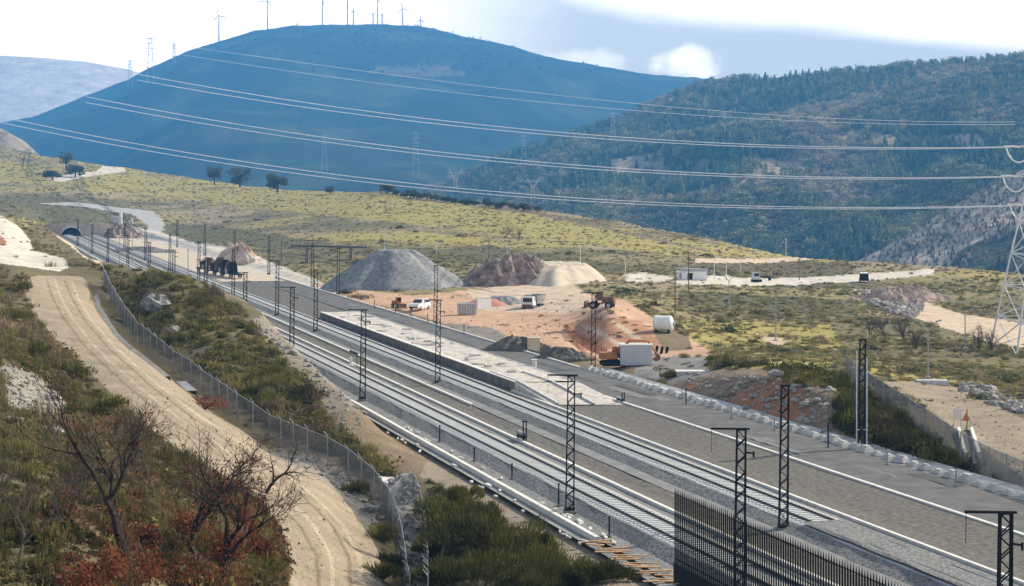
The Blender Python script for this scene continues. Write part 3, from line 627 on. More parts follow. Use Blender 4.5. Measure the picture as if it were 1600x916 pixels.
# ------------------------------------------------------------------ railway corridor
def strip(name, prof, D0, D1, m, label=None, cat=None, kind='structure', seg=12.0, closed=False, jit=0.0, parent=None):
    n = max(2,int((D1-D0)/seg)+1); r = random.Random(len(name)); V = []; Fc = []; k = len(prof)
    for i in range(n):
        D = D0+(D1-D0)*i/(n-1)
        s = (D-.2756*prof[0][0])/.9613
        for (u,z) in prof:
            p = UV*(u+(r.uniform(-jit,jit) if jit else 0)) + DV*s; V.append((p.x,p.y,z+(r.uniform(-jit,jit)*.4 if jit else 0)))
    for i in range(n-1):
        for j in range(k if closed else k-1): a = i*k+j; b = i*k+(j+1)%k; Fc.append((a,b,b+k,a+k))
    if closed: Fc += [tuple(range(k))[::-1], tuple(range((n-1)*k,n*k))]
    o = MB().add(V,Fc).build(name, m, parent)
    if label: tag(o, label, cat, kind=kind)
    return o
def kerb(name, u0, u1, z0, z1, D0, D1, m, label, cat='kerb'):
    return strip(name, [(u0,z0),(u0,z1),(u1,z1),(u1,z0)], D0, D1, m, label, cat, closed=True)
NE = 744
kerb('kerb', 35.2,35.5,-.3,.14,111,NE,'concw','white concrete edge of the ditch beside the near track')
strip('ditch', [(34.3,-.05),(34.9,-.18),(35.15,-.18)], 62, NE, 'path', 'shallow grey ditch left of the near track','ditch')
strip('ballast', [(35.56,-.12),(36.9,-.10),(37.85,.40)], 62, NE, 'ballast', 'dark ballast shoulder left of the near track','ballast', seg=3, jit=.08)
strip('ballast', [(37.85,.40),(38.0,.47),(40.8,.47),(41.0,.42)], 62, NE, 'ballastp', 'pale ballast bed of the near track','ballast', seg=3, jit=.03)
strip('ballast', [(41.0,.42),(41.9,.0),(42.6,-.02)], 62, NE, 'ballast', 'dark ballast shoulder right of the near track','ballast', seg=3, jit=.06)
kerb('kerb', 42.62,42.9,-.3,.16,62,NE,'concw','white concrete edge right of the near track')
strip('embankment', [(42.9,.02),(44.2,-.12),(45.5,-.05)], 62, NE, 'earth','brown weedy strip between the two tracks','embankment', seg=3, jit=.07)
kerb('kerb', 45.4,45.68,-.3,.12,178,NE,'concw','white concrete edge in the middle of the yard ending halfway')
strip('path', [(45.5,.0),(46.6,.04)], 62, NE, 'path','grey service path between the tracks','path', seg=6, jit=.02)
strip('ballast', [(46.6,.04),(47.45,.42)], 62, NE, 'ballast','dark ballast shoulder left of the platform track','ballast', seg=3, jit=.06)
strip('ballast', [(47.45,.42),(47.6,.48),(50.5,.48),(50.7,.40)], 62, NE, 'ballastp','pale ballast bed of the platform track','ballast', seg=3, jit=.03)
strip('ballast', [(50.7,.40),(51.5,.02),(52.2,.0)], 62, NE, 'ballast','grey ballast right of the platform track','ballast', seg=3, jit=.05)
strip('ballast', [(47.6,.60),(47.8,.66),(50.3,.66),(50.6,.50)], 60, 113, 'ballast','grey ballast heaped over the near end of the platform track','ballast', seg=2, jit=.06)
kerb('kerb', 52.25,52.5,-.3,.16,62,190,'concw','white concrete edge beyond the platform track')
strip('embankment', [(52.5,.02),(54.5,-.08),(56.8,-.02),(59.2,.08)], 62, 186, 'earth','brown earth strip between the platform track and the far road','embankment', seg=3, jit=.08)
kerb('kerb', 59.2,59.5,-.3,.2,62,191,'concw','white concrete edge of the far road')
strip('road', [(59.5,.06),(62.5,.10),(65.8,.06)], 60, 400, 'road','grey asphalt service road on the far side of the tracks','road', seg=6)
strip('path', [(52.2,.02),(58.0,.04),(66.0,.03)], 400, NE, 'sand','pale sandy yard beyond the road','path', seg=6, jit=.05)
strip('embankment', [(51.6,.03),(55.0,.06),(59.3,.05)], 293, 400, 'earth','brown earth strip beyond the far end of the platform','embankment', seg=4, jit=.1)
kerb('kerb', 65.8,66.05,-.3,.22,213,420,'concw','thin white kerb of the far road beside the orange site')
strip('gutter', [(67.1,.02),(67.3,.12),(67.6,-.02),(68.2,-.02),(68.6,.16)], 62, 213, 'conc','grey concrete gutter behind the row of precast blocks','gutter')
strip('verge', [(65.8,.04),(66.9,.03),(67.1,.0)], 62, 213, 'path','gravel verge under the row of precast blocks','verge', seg=4, jit=.03)
for i in range(16):
    u0 = rnd.uniform(60.2,64.2); D = rnd.uniform(120,330); w_ = rnd.uniform(.4,1.4); l_ = rnd.uniform(2,14); zz = .088+.004*(i%4)
    strip('road_patch', [(u0,zz+.02),(u0+w_,zz+.02)], D, D+l_, mat('asphalt_patch',(.085,.083,.08) if i%2 else (.19,.185,.175),.9,.2,1.5), 'repaired patch of asphalt on the far road','road',seg=1.0,jit=.06)
# platform
pf = thing('platform','long low station platform with dark front wall and unpaved pale top','platform', us(52.6,189))
def rel(p): return tuple(Vector(p)-pf.location)
def strip_rel(name, prof, D0, D1, m, seg=6, closed=True, jit=0):
    o = strip(name, prof, D0, D1, m, seg=seg, closed=closed, jit=jit); o.parent = pf; o.matrix_parent_inverse = Matrix.Translation(-pf.location); return o
strip_rel('front_wall', [(52.6,-.2),(52.6,.86),(52.85,.86),(52.85,-.2)], 190, 293, 'concd')  # dark concrete: the shade on this face is put into its colour
strip_rel('edge_coping', [(52.56,.862),(52.56,.95),(53.1,.95),(53.1,.862)], 190, 293, 'concw')
strip_rel('back_wall', [(58.6,-.2),(58.6,.9),(58.8,.9),(58.8,-.2)], 190, 293, 'conc')
strip_rel('surface', [(52.85,.85),(54.2,.90),(55.4,.86),(56.6,.93),(57.7,.88),(58.6,.86)], 190, 293, 'platform', seg=1.5, closed=False, jit=.07)
ra = MB(); A = [us(52.6,190,.86),us(58.8,190,.86),us(59.0,178,.05),us(52.6,178,.05)]; B = [us(52.6,190,-.2),us(58.8,190,-.2)]
ra.add([tuple(p) for p in A+B],[(0,1,2,3),(0,3,4),(1,5,2)]); rp = ra.build('ramp','platform'); rp.parent = pf; rp.matrix_parent_inverse = Matrix.Translation(-pf.location)
for u_ in (53.0,56.2):
    k_ = MB(); a = us(u_,200,.97); b = us(u_,190,.97); c = us(u_+.2,178,.16)
    k_.tube(a,b,.11,n=4).tube(b,c,.11,n=4); o = k_.build('kerb_line','concw'); o.parent = pf; o.matrix_parent_inverse = Matrix.Translation(-pf.location)
# loose slabs on the platform
slab0 = None
for i in range(34):
    p = us(rnd.uniform(53.4,58.2), rnd.uniform(195,285), .93)
    if slab0 is None:
        slab0 = MB().box((0,0,.05),(1.1,.5,.14),taper=.95).build('paving_slab','blockc', loc=p); tag(slab0,'loose pale paving slab lying on the platform surface','slab','paving slabs left on the platform'); o = slab0
    else: o = slab0.copy(); col.objects.link(o); o.location = p
    o.rotation_euler = (rnd.uniform(-.1,.1),rnd.uniform(-.1,.1),TA+rnd.uniform(-.5,.5)); o.scale = (rnd.uniform(.6,1.6),rnd.uniform(.7,1.5),rnd.uniform(.7,1.6))
# tracks
def track(uc, Dn, label, Ds, zt=.66):
    t = thing('railway_track', label, 'railway track', us(uc,100), group='railway tracks')
    inv = Matrix.Translation(-t.location)
    for s_ in (-.75,.75):
        u = uc+s_; o = strip('rail', [(u-.07,.50),(u-.07,.54),(u-.02,.56),(u-.035,.66),(u+.035,.66),(u+.02,.56),(u+.07,.54),(u+.07,.50)], Dn, NE+4, 'rail', seg=20, closed=True, parent=None); o.parent = t; o.matrix_parent_inverse = inv
    sm = MB().box((0,0,0),(2.5,.28,.16),taper=.92)
    so = sm.build('sleeper','sleeper'); first = True
    rest = MB(); D = Ds; k = 0
    while D < NE-2:
        p = us(uc, D, .47)
        if k < 100:
            o = so if first else so.copy()
            if not first: col.objects.link(o)
            first = False; o.parent = t; o.location = p-t.location; o.rotation_euler = (0,0,TA)
        else: rest.box(tuple(p-t.location),(2.5,.28,.16),rz=TA)
        D += .6*.9613; k += 1
    o = rest.build('sleepers','sleeper',t); o['kind'] = 'stuff'
    return t
track(39.35, 60, 'straight single track nearest the camera on pale ballast, running to the tunnel', 101)
track(49.0, 60, 'straight single track running along the front of the platform', 113)

# precast blocks along the road
blk = None; D = 121.0; i = 0
bm_ = MB().box((0,0,.19),(.95,1.5,.38),taper=.8).box((0.05,0,.46),(.5,1.1,.2),taper=.8)
while D < 212:
    p = us(66.45+rnd.uniform(-.1,.1), D, .05)
    if blk is None:
        blk = bm_.build('concrete_block','blockc', loc=p); tag(blk,'pale rough precast concrete block in the long row edging the far road','concrete block','precast blocks edging the far road'); o = blk
    else: o = blk.copy(); col.objects.link(o); o.location = p
    o.rotation_euler = (rnd.uniform(-.06,.06),rnd.uniform(-.06,.06),TA+rnd.uniform(-.18,.18)); k = rnd.uniform(.8,1.08); o.scale = (k*rnd.uniform(.7,1.0),k,k*rnd.uniform(.6,1.0))
    D += 1.84; i += 1
# broken kerb pieces by the near ditch
pc = None
for i in range(46):
    D = rnd.uniform(108,165); u = rnd.choice([35.95,36.2,34.6,33.9])+rnd.uniform(-.1,.1); p = us(u,D,-.05); p.z = max(p.z, gz(p.x,p.y)+.03)
    if pc is None:
        pc = MB().box((0,0,.04),(.16,.7,.1),taper=.9).build('concrete_piece','concw',loc=p); tag(pc,'small white piece of broken concrete lying beside the near ditch edge','concrete piece','concrete pieces beside the ditch'); o = pc
    else: o = pc.copy(); col.objects.link(o); o.location = p
    o.rotation_euler = (0,rnd.uniform(-.2,.2),TA+rnd.uniform(-.35,.35)); o.scale = (rnd.uniform(.6,1.3),rnd.uniform(.5,1.4),1)
# planks
pk = None; wl = ['wooden plank lying across the unfinished ditch edge near the palisade']
for i in range(18):
    t_ = i/17; D = 110.2-12*t_; u = 35.0+.5*math.sin(i*2.3); p = us(u,D,.05+.03*(i%3)); p.z = max(p.z, gz(p.x,p.y)+.06)
    if pk is None:
        pk = MB().box((0,0,0),(1.5,.16,.05)).build('wooden_plank','wood',loc=p); tag(pk,wl[0],'plank','planks at the end of the ditch edge'); o = pk
    else: o = pk.copy(); col.objects.link(o); o.location = p
    o.rotation_euler = (0,rnd.uniform(-.05,.05),rnd.uniform(-.25,.35)); o.scale = (rnd.uniform(.6,1.3),rnd.uniform(.8,1.6),1)

# ------------------------------------------------------------------ catenary masts
def lattice(mb, h, w0, w1, d0, d1, legr, step, r=.025, z0=0):
    def c(sx,sy,z): k = z/h; return ((w0+(w1-w0)*k)/2*sx,(d0+(d1-d0)*k)/2*sy,z0+z)
    for sx in (-1,1):
        for sy in (-1,1): mb.tube(c(sx,sy,0),c(sx,sy,h),legr,legr*.8,4)
    n = int(h/step); 
    for i in range(n):
        a, b = h*i/n, h*(i+1)/n; q = 1 if i%2 else -1
        for sy in (-1,1): mb.tube(c(q,sy,a),c(-q,sy,b),r,n=4,cap=False)
        for sx in (-1,1): mb.tube(c(sx,q,a),c(sx,-q,b),r,n=4,cap=False)
    for sy in (-1,1): mb.tube(c(-1,sy,h),c(1,sy,h),r*1.4,n=4)
    for sx in (-1,1): mb.tube(c(sx,-1,h),c(sx,1,h),r*1.4,n=4)
    return mb
def mast(label, arm):
    t = thing('catenary_mast', label, 'catenary mast', (0,0,0), group='lattice masts along the railway')
    lattice(MB(), 8.4, .50,.42,.34,.28,.055,.42,.03).build('lattice_frame','steel',t)
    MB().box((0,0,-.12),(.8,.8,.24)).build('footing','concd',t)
    MB().box((0,0,.08),(.66,.5,.14)).build('base_plate','steel',t)
    if arm:
        MB().box((-.55,0,8.44),(1.9,.12,.09)).build('crossarm','steel',t)
        MB().tube((-1.45,0,8.4),(-1.45,0,7.3),.014,n=4).build('hanger_rod','steel',t)
        MB().tube((.2,0,7.3),(.62,0,7.25),.045,n=5).tube((.62,0,7.35),(.62,0,7.05),.05,n=6).build('bracket','steel',t)
        MB().tube((.2,0,5.6),(.5,0,5.55),.04,n=5).build('bracket','steel',t)
    else:
        MB().box((0,0,8.44),(.6,.42,.1)).build('head_plate','steel',t)
        MB().tube((-.2,0,6.9),(-.42,0,6.9),.04,n=5).build('bracket','steel',t)
    return t
m_arm = mast('', True); m_pl = mast('', False); used = {0:0,1:0}
def putmast(p, label, arm, sc=1.0):
    src_ = m_arm if arm else m_pl
    if not used[int(arm)]: used[int(arm)] = 1; src_.location = p; src_['label'] = label; o = src_
    else: o = dup(src_, p, 0, label)
    o.rotation_euler = (0, R(.7), 0); o.scale = (sc,sc,sc); return o
rowA = [70.2,94.0,120.2,182.3,221.5,258.2,300,345,390,440,500,560,630]
for i, D in enumerate(rowA): 
    p = us(36.6, D, .12); putmast(p, '%s dark lattice catenary mast from the camera in the row between ditch and near track'%ORD[i], True)
for i, D in enumerate([114.0,196.8,264.7,297,345,395,450,510,575]):
    putmast(us(46.9, D, .15), '%s dark lattice catenary mast from the camera in the row between the two tracks'%ORD[i], i%2==1 and i>0)
for i, D in enumerate([148.5,211.6,282,355,381,435,490,550,620]):
    putmast(us(66.9 if D>220 else 66.9, D, .05), '%s dark lattice catenary mast from the camera in the row beyond the far road'%ORD[i], D in (211.6,))
# pale poles strapped to the mast by the far road
p0 = us(66.9,148.5)
for k_, dx in enumerate((-.42,.36)):
    o = MB().tube((0,0,0),(0,0,7.0 if k_ else 7.6),.05,n=8).tube((0,0,1.5),(-.5*dx/abs(dx)*.5,0,1.5),.03,n=5).build('pale_pole','pale',loc=p0+Vector((dx,-.3,.05)))
    tag(o, ['pale steel pole standing against the left side of the mast by the precast blocks','pale steel pole standing against the right side of the mast by the precast blocks'][k_],'pole')
# contact wires and feeder
# small marker posts
mk = None
def marker(p, h, m, label, r=.06):
    t = thing('marker_post', label, 'marker post', p, group='marker posts beside the tracks')
    MB().tube((0,0,0),(0,0,h),r,n=8).build('post',m,t); MB().box((0,0,h+.03),(r*3,r*3,.06)).build('cap',m,t); MB().box((0,0,.03),(.26,.26,.1)).build('foot','concd',t)
    return t
for i,(x,y,h) in enumerate([(687,690,1.25),(741,720,.9),(800,748,1.0),(873,790,1.35),(952,838,1.1)]):
    marker(onz(x,y,-.05),h,'steel','%s dark thin marker post from the far end, left of the near track'%['first','second','third','fourth','fifth'][i],.05)
for i,(x,y,h,m) in enumerate([(1072,632,1.4,'steel'),(1294,700,1.9,'steel'),(1386,727,1.0,'galv'),(1494,762,1.1,'galv'),(1143,655,1.0,'galv'),(1210,673,1.0,'galv')]):
    marker(onz(x,y,.05),h,m,['dark marker post at the foot of the red bank','tall dark marker post left of the mast with pale poles','grey marker post at the precast blocks below the shrub bank','grey marker post at the precast blocks furthest right','grey marker post at the precast blocks nearest the culvert end','grey marker post at the precast blocks below the red scar'][i],.06)
for i,(x,y) in enumerate([(348,492+4),(585,472+10),(618,490),(642,494),(668,505),(725,523)]): 
    p = onz(x,y,.0) if i else onz(640,500,0)
    if i: marker(p,1.3,'steel','%s thin dark post from the left along the kerb of the orange site'%ORD[i] if i>1 else 'leftmost thin dark post along the kerb of the orange site',.05)
t = marker(onz(835,577,.08),1.0,'white','white stubby marker post standing on the grey road beside the platform',.22)
# signals and frames
def frame_bench(p, label, rz):
    t = thing('equipment_frame', label, 'track equipment', p, rz)
    MB().box((0,-.7,.55),(.28,1.9,.22)).build('trough','galv',t)
    MB().box((0,-.7,.30),(.2,1.8,.25)).build('beam','steel',t)
    for y in (-1.5,.1): MB().box((0,y,.2),(.12,.12,.5)).build('leg','steel',t)
    for x in (-.12,.12): MB().box((x,.35,.75),(.08,.1,1.6)).build('post','steel',t)
    MB().box((0,.35,1.58),(.4,.14,.09)).build('crossbar','steel',t)
    return t
frame_bench(onz(818,689,.1),'dark steel equipment frame with two posts between the tracks', TA+R(180))
o = frame_bench(onz(972,628,.15),'low grey steel equipment frame lying on the white edge of the far road', TA+R(180)); o.scale = (.9,.9,.55)
t = thing('signal','low signal with black arm on white pillar between the tracks','signal',onz(548,572,.05))
MB().box((0,0,.5),(.28,.28,1.0)).build('pillar','white',t); MB().box((0,0,.05),(.7,.7,.12)).build('foot','concw',t)
MB().box((.35,0,1.5),(1.0,.16,.2),ry=R(22)).build('arm','steel',t); MB().tube((.7,0,.1),(.7,0,1.4),.05,n=6).build('post','steel',t)

# ------------------------------------------------------------------ palisade
pa = thing('palisade','tall black steel palisade of pointed bars on a solid base beside the near track','palisade',us(35.3,98.8))
bar = MB(); bar.box((0,0,2.75),(.05,.06,3.7)); bar.add([(-.025,-.03,4.6),(.025,-.03,4.6),(.025,.03,4.6),(-.025,.03,4.6),(0,0,4.95)],[(0,1,4),(1,2,4),(2,3,4),(3,0,4)])
b0 = bar.build('bar','steel',pa)
for i in range(100):
    o = b0 if i == 0 else b0.copy()
    if i: col.objects.link(o); o.parent = pa
    o.location = tuple(DV*(-.26*i)); o.rotation_euler = (0,0,TA+R(90)); o.scale = (1,1,rnd.uniform(.995,1.01))
q = MB(); L_ = 27; a = DV*.1; b = DV*-26.2
q.box(tuple((a+b)/2+Vector((0,0,.5))),(.12,(a-b).length,1.1),rz=TA); q.build('base_panel','steel',pa)
for z in (1.25,): q = MB(); q.box(tuple((a+b)/2+Vector((0,0,z))+UV*.06),(.05,(a-b).length,.06),rz=TA); q.build('rail','steel',pa)
q = MB(); q.box(tuple((a+b)/2+Vector((0,0,-.25))-UV*.25),(1.3,(a-b).length+.6,.4),rz=TA); tag(q.build('concrete_footing','conc',None,loc=pa.location),'grey concrete footing strip under the black palisade','footing')

# ------------------------------------------------------------------ mesh fences
def fence(pix, label, h=2.1, sp=3.0, arm=True, dirn=1, spread=0):
    P = [at(x,y) for x,y in pix]; root = thing('mesh_fence', label, 'fence', P[0])
    # resample
    pts = [P[0]]; 
    for a,b in zip(P,P[1:]):
        d = (b-a).to_2d().length; n = max(1,round(d/sp))
        for i in range(1,n+1): q = a.lerp(b,i/n); q.z = gz(q.x,q.y); pts.append(q)
    L0 = P[0]; mb = MB(); V=[]; Fc=[]
    for i,p in enumerate(pts):
        V += [tuple(p-L0+Vector((0,0,-.1))), tuple(p-L0+Vector((0,0,h)))]
        if i: Fc.append((2*i-2,2*i,2*i+1,2*i-1))
    mb.add(V,Fc); mb.build('wire_mesh','mesh',root)
    tp = MB(); 
    for a,b in zip(pts,pts[1:]): tp.tube(a-L0+Vector((0,0,h)),b-L0+Vector((0,0,h)),.025,n=4,cap=False)
    tp.build('top_wire','galv',root)
    pm = MB().tube((0,0,-.2),(0,0,h+.1),.045,n=6)
    if arm: pm.tube((0,0,h+.1),(-.28*dirn,0,h+.42),.035,n=5)
    first = True
    for p in pts[:100]:
        if first: o = pm.build('post','galv',root); po = o; first = False
        else: o = po.copy(); col.objects.link(o); o.parent = root
        o.location = p-L0; o.rotation_euler = (rnd.uniform(-.03,.03),rnd.uniform(-.03,.03),rnd.uniform(-.3,.3))
    return pts
fence([(162,448),(172,470),(190,502),(215,538),(245,562),(270,584),(330,627),(370,656),(420,690),(480,716),(545,748),(585,782),(607,812),(622,850),(632,900),(640,960)],'grey mesh fence on galvanised posts beside the left dirt road, below the knoll')
fence([(607,812),(628,790),(646,782),(656,810),(664,850),(668,900),(668,960)],'short grey mesh fence on the railway side of the stony drainage channel', h=1.9, sp=2.2)
fence([(1322,590),(1345,613),(1380,637),(1420,665),(1460,694),(1500,722),(1545,748),(1600,772),(1700,812)],'grey mesh fence between the shrub bank and the pale dirt road at right', h=2.2, sp=2.6, arm=False)
# kerb of the left dirt road
def ribbon(pix, w, h, name, m, label, cat, lift=.0):
    P = [at(x,y) for x,y in pix]; pts = [P[0]]
    for a,b in zip(P,P[1:]):
        n = max(1,int((b-a).length/2))
        for i in range(1,n+1): q = a.lerp(b,i/n); q.z = gz(q.x,q.y); pts.append(q)
    V=[];Fc=[]
    for i,p in enumerate(pts):
        d = (pts[min(i+1,len(pts)-1)]-pts[max(i-1,0)]).to_2d().normalized(); nn = Vector((d.y,-d.x,0))*w/2
        for sgn,z in ((-1,-.2),(-1,h),(1,h),(1,-.2)): V.append(tuple(p+nn*sgn+Vector((0,0,z+lift))))
        if i:
            for j in range(3): a = (i-1)*4+j; Fc.append((a,a+1,a+5,a+4))
    o = MB().add(V,Fc).build(name,m); tag(o,label,cat,kind='structure' if name in('path','kerb') else None); return o
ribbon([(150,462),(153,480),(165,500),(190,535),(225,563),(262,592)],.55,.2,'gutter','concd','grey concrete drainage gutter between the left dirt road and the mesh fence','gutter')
ribbon([(283,600),(300,615)],.9,.22,'gutter','conc','short broken piece of concrete gutter at the red bush','gutter')
ribbon([(600,745),(625,765),(630,800),(640,850),(648,905),(655,960)],1.0,.06,'gutter','concw','white concrete invert of the stony drainage channel','gutter')

# ------------------------------------------------------------------ rocks
def rock(px, py, w, label, m='rock', h=.6, seed=0, name='boulder', dep=.8, sink=.25):
    p = at(px,py); o = MB().blob((0,0,w*h*(.5-sink)),(w/2,w/2*dep,w*h/2),seed,.4,12,8).build(name,m,loc=p); tag(o,label,'rock'); return o
rock(243,483,3.0,'large pale grey boulder half buried in the scrub of the knoll','rockd',.7,3)
rock(272,520,1.4,'brownish boulder below the large pale one on the knoll','rock',.6,4)
rock(20,662,1.3,'pale flat boulder at the left edge of the scrub','rock',.4,5)
rock(80,678,1.9,'long white slab of rock beside the dark hollow at left','concw',.25,6,dep=.5)
rock(75,622,1.3,'pale rock lying on the gravel patch at left','rock',.3,7,dep=.6)
dg = []
for i in range(34):
    t_ = i/33; x = 622+34*t_+rnd.uniform(-14,12); y = 752+165*t_
    p = at(x,y); s = rnd.uniform(.5,1.3); m_ = 'rockd' if i%3 else 'rock'
    o = MB().blob((0,0,.1),(s/2,s/2.4,s/2.6),100+i,.4,9,6).build('boulder',m_,loc=p)
    tag(o, 'grey boulder among the many lining the stony drainage channel' if m_=='rockd' else 'pale boulder among the many lining the stony drainage channel','rock','boulders lining the drainage channel')
for i,(x,y,s) in enumerate([(1505,612,1.4),(1522,618,1.2),(1540,622,1.3),(1562,628,1.5),(1585,636,1.4),(1572,640,1.0)]):
    o = MB().blob((0,0,.25),(s*.42,s*.32,.38),60+i,.25,9,6).build('stone_block','rock',loc=at(x,y)); tag(o,'pale stone block edging the right dirt road, %s from the left'%['first','second','third','fifth','sixth','fourth'][i],'stone block')

# ------------------------------------------------------------------ heaps
def heap(name, px, py, rx, ry, h, m, label, cat='heap', top=.25, rough=.06, seed=1, n=96, k=34, z0=None, rz=0, p=1.0):
    c = at(px,py) if z0 is None else onz(px,py,z0); V=[];Fc=[]; r = random.Random(seed)
    for j in range(k+1):
        q = j/k
        for i in range(n):
            a = 2*math.pi*i/n; wob = 1+.10*math.sin(2*a+seed)+.06*math.sin(5*a+seed*2)+.03*math.sin(11*a)
            x = rx*q*math.cos(a)*wob; y = ry*q*math.sin(a)*wob; s = np.clip((q-top)/(1-top),0,1); z = h*(1-s**p)
            X = c.x+x*math.cos(rz)-y*math.sin(rz); Y = c.y+x*math.sin(rz)+y*math.cos(rz)
            nn = float(fbm(np.array([X/3.0]),np.array([Y/3.0]),seed,4)[0]); n3 = float(fbm(np.array([a*3.2]),np.array([q*1.5]),seed+3,3)[0])
            n4 = float(fbm(np.array([X/.9]),np.array([Y/.9]),seed+7,3)[0]); z += h*rough*(nn+n3+.5*n4)*(1 if q<.97 else 0)*(.35+.65*min(1,4*q)); 
            V.append((X-c.x,Y-c.y,z-.25*(q>.98)))
    for j in range(k):
        for i in range(n): a = j*n+i; b = j*n+(i+1)%n; Fc.append((a,b,b+n,a+n))
    o = MB().add(V,Fc).build(name,m,loc=c,smooth=rough<.15); tag(o,label,cat); return o
heap('gravel_heap',617,450,16.2,14,7.4,'gravel','large grey heap of crushed stone with a flat top','gravel heap',top=.24,rough=.05,seed=4,z0=0)
heap('spoil_heap',797,450,10.2,6,5.2,'spoil','rough dark heap of broken reddish rock beside the gravel heap','rock heap',top=.35,rough=.34,seed=6,z0=0,p=1.6)
heap('earth_heap',873,443,9.6,26,4.0,'sand','smooth pale earth ramp climbing behind the yard, right of the dark rock heap','earth ramp',top=.5,rough=.05,seed=8,z0=.3,rz=-.05,p=1.3)
heap('spoil_heap',372,412,6.5,5,4.6,'osoil','orange and white heap of earth at the far end of the yard','earth heap',top=.3,rough=.3,seed=9,z0=0)
heap('spoil_heap',760,478,5.0,3,1.2,mat('pink_fill',(.50,.22,.17),.9,.3,.5),'low strip of pinkish red earth behind the white wall','earth heap',top=.3,rough=.1,seed=12,z0=.1)
heap('gravel_heap',782,477,4.5,3,1.5,'gravel','small grey gravel heap right of the white wall','gravel heap',top=.4,rough=.1,seed=13,z0=.1)
heap('earth_heap',810,548,4.5,2.5,1.5,'earth','brown clod of earth beside the concrete culvert head','earth heap',top=.3,rough=.3,seed=14,z0=0)
heap('earth_heap',880,560,3.6,2,1.2,'earth','low brown bank behind the mast on the near edge of the site','earth heap',top=.3,rough=.3,seed=15,z0=0)
heap('earth_heap',222,394,14,5,1.6,'concd','long grey heap of tailings in the far yard','earth heap',top=.3,rough=.1,seed=16,z0=0,rz=-.5)
heap('spoil_heap',190,372,9,6,5.0,'spoil','brown earth bank right of the tunnel portal','earth bank',top=.3,rough=.2,seed=18,z0=0)
heap('spoil_heap',1405,470,9,4,2.4,mat('brick_rubble',(.34,.22,.18),.95,.5,.5,.8,c2=(.55,.42,.34)),'pinkish rubble heap beyond the bare bushes','rubble heap',top=.3,rough=.35,seed=19)

# ------------------------------------------------------------------ tunnel
def tb(px0,px1,py0,py1,D): return (px0-CX)/F*D,(px1-CX)/F*D,H-(py1-HY)*D/F,H-(py0-HY)*D/F
D = 745.0; tn = thing('tunnel_portal','pale tunnel portal with a dark arched mouth at the end of the track','tunnel',(us(41,745).x,D,0))
cx = tn.location.x; w_ = 3.9; seg = 16; V=[]; Fc=[]
arc = [(w_*math.cos(math.pi*i/seg)*-1, 3.3*math.sin(math.pi*i/seg)+.1) for i in range(seg+1)]
x0,x1,zb,zt_ = -12,22,-.4,5.0
outer = [(x0 if x<-3 else (x1 if x>3 else x*3), zt_) for x,z in arc]
for (x,z),(ox,oz) in zip(arc,[(x0,zb)]+outer[1:-1]+[(x1,zb)]): V += [(x,0,z),(ox,0,oz)]
V = []
for i,(x,z) in enumerate(arc):
    a = math.pi*(1-i/seg) if False else None
    V.append((x,0,z))
    if i == 0: V.append((x0,0,zb))
    elif i == seg: V.append((x1,0,zb))
    else: V.append((x0+(x1-x0)*(i-1)/(seg-2),0,zt_-1.2*abs((i/seg)-.35)))
for i in range(seg): Fc.append((2*i,2*i+1,2*i+3,2*i+2))
MB().add(V,Fc).build('facade','tunnel',tn)
rg = MB()
for i in range(seg):
    (xa,za),(xb,zb2) = arc[i],arc[i+1]; rg.tube((xa*1.04,-.15,za*1.04),(xb*1.04,-.15,zb2*1.04),.28,n=6)
rg.build('arch_ring','concw',tn)
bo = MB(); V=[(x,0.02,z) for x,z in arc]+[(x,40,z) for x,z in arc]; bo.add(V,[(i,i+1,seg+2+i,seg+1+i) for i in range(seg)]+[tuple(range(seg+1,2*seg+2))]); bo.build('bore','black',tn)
# white hut above the portal
p = at(186,350); t = thing('hut','white cubic hut with tall white vent on the bank above the tunnel','hut',p)
sc_ = p.y/F
MB().box((-1.5*sc_*2,0,6*sc_),(10*sc_,3,9*sc_)).build('body','greyp',t); MB().box((3*sc_,0,8.5*sc_),(3.5*sc_,1.5,17*sc_)).build('vent_tower','white',t); MB().box((-3*sc_,0,11*sc_),(11*sc_,3.3,.8*sc_)).build('roof','concw',t)
p = at(204,350); t = thing('hut','small cream hut right of the vent tower above the tunnel','hut',p); MB().box((0,0,.9),(1.8,1.6,1.8)).build('body','concw',t); MB().prism([(-1.1,1.8),(1.1,1.8),(0,2.6)],-.9,.9).build('roof','osoil',t)

# ------------------------------------------------------------------ footbridge
D = 470.0; L_ = onz(515,400,0); L_.y = D; L_.x = (515-CX)/F*D; L_.z = 0
t = thing('footbridge','dark steel deck bridge with railing beyond the yard, left of the gravel heap','bridge',L_)
zt_ = H-(383-HY)*D/F; 
MB().box((0,0,zt_-.35),(18.5,2.4,.5),ry=R(1.5)).build('deck',mat('deck_steel',(.12,.12,.11),.8,.3,1),t)
for x in (-5.5,5.2): MB().box((x,0,(zt_-.6)/2),(.7,1.6,zt_-.6)).build('pier','concd',t)
rl = MB().box((0,-1.2,zt_+1.0),(18.5,.06,.06),ry=R(1.5))
for i in range(19): rl.tube((-9+i,-1.2,zt_-.1-.026*(i-9)),(-9+i,-1.2,zt_+1.0-.026*(i-9)),.03,n=4)
rl.build('railing','steel',t)

# ------------------------------------------------------------------ vehicles and machines
def wheel(parent, x, y, z, r, w, ax='y'):
    d = Vector((0,w/2,0)) if ax=='y' else Vector((w/2,0,0)); c = Vector((x,y,z))
    o = MB().tube(c-d,c+d,r,n=16).build('wheel','rubber',parent); 
    MB().tube(c-d*1.04,c+d*1.04,r*.5,n=12).build('rim','galv',o); return o
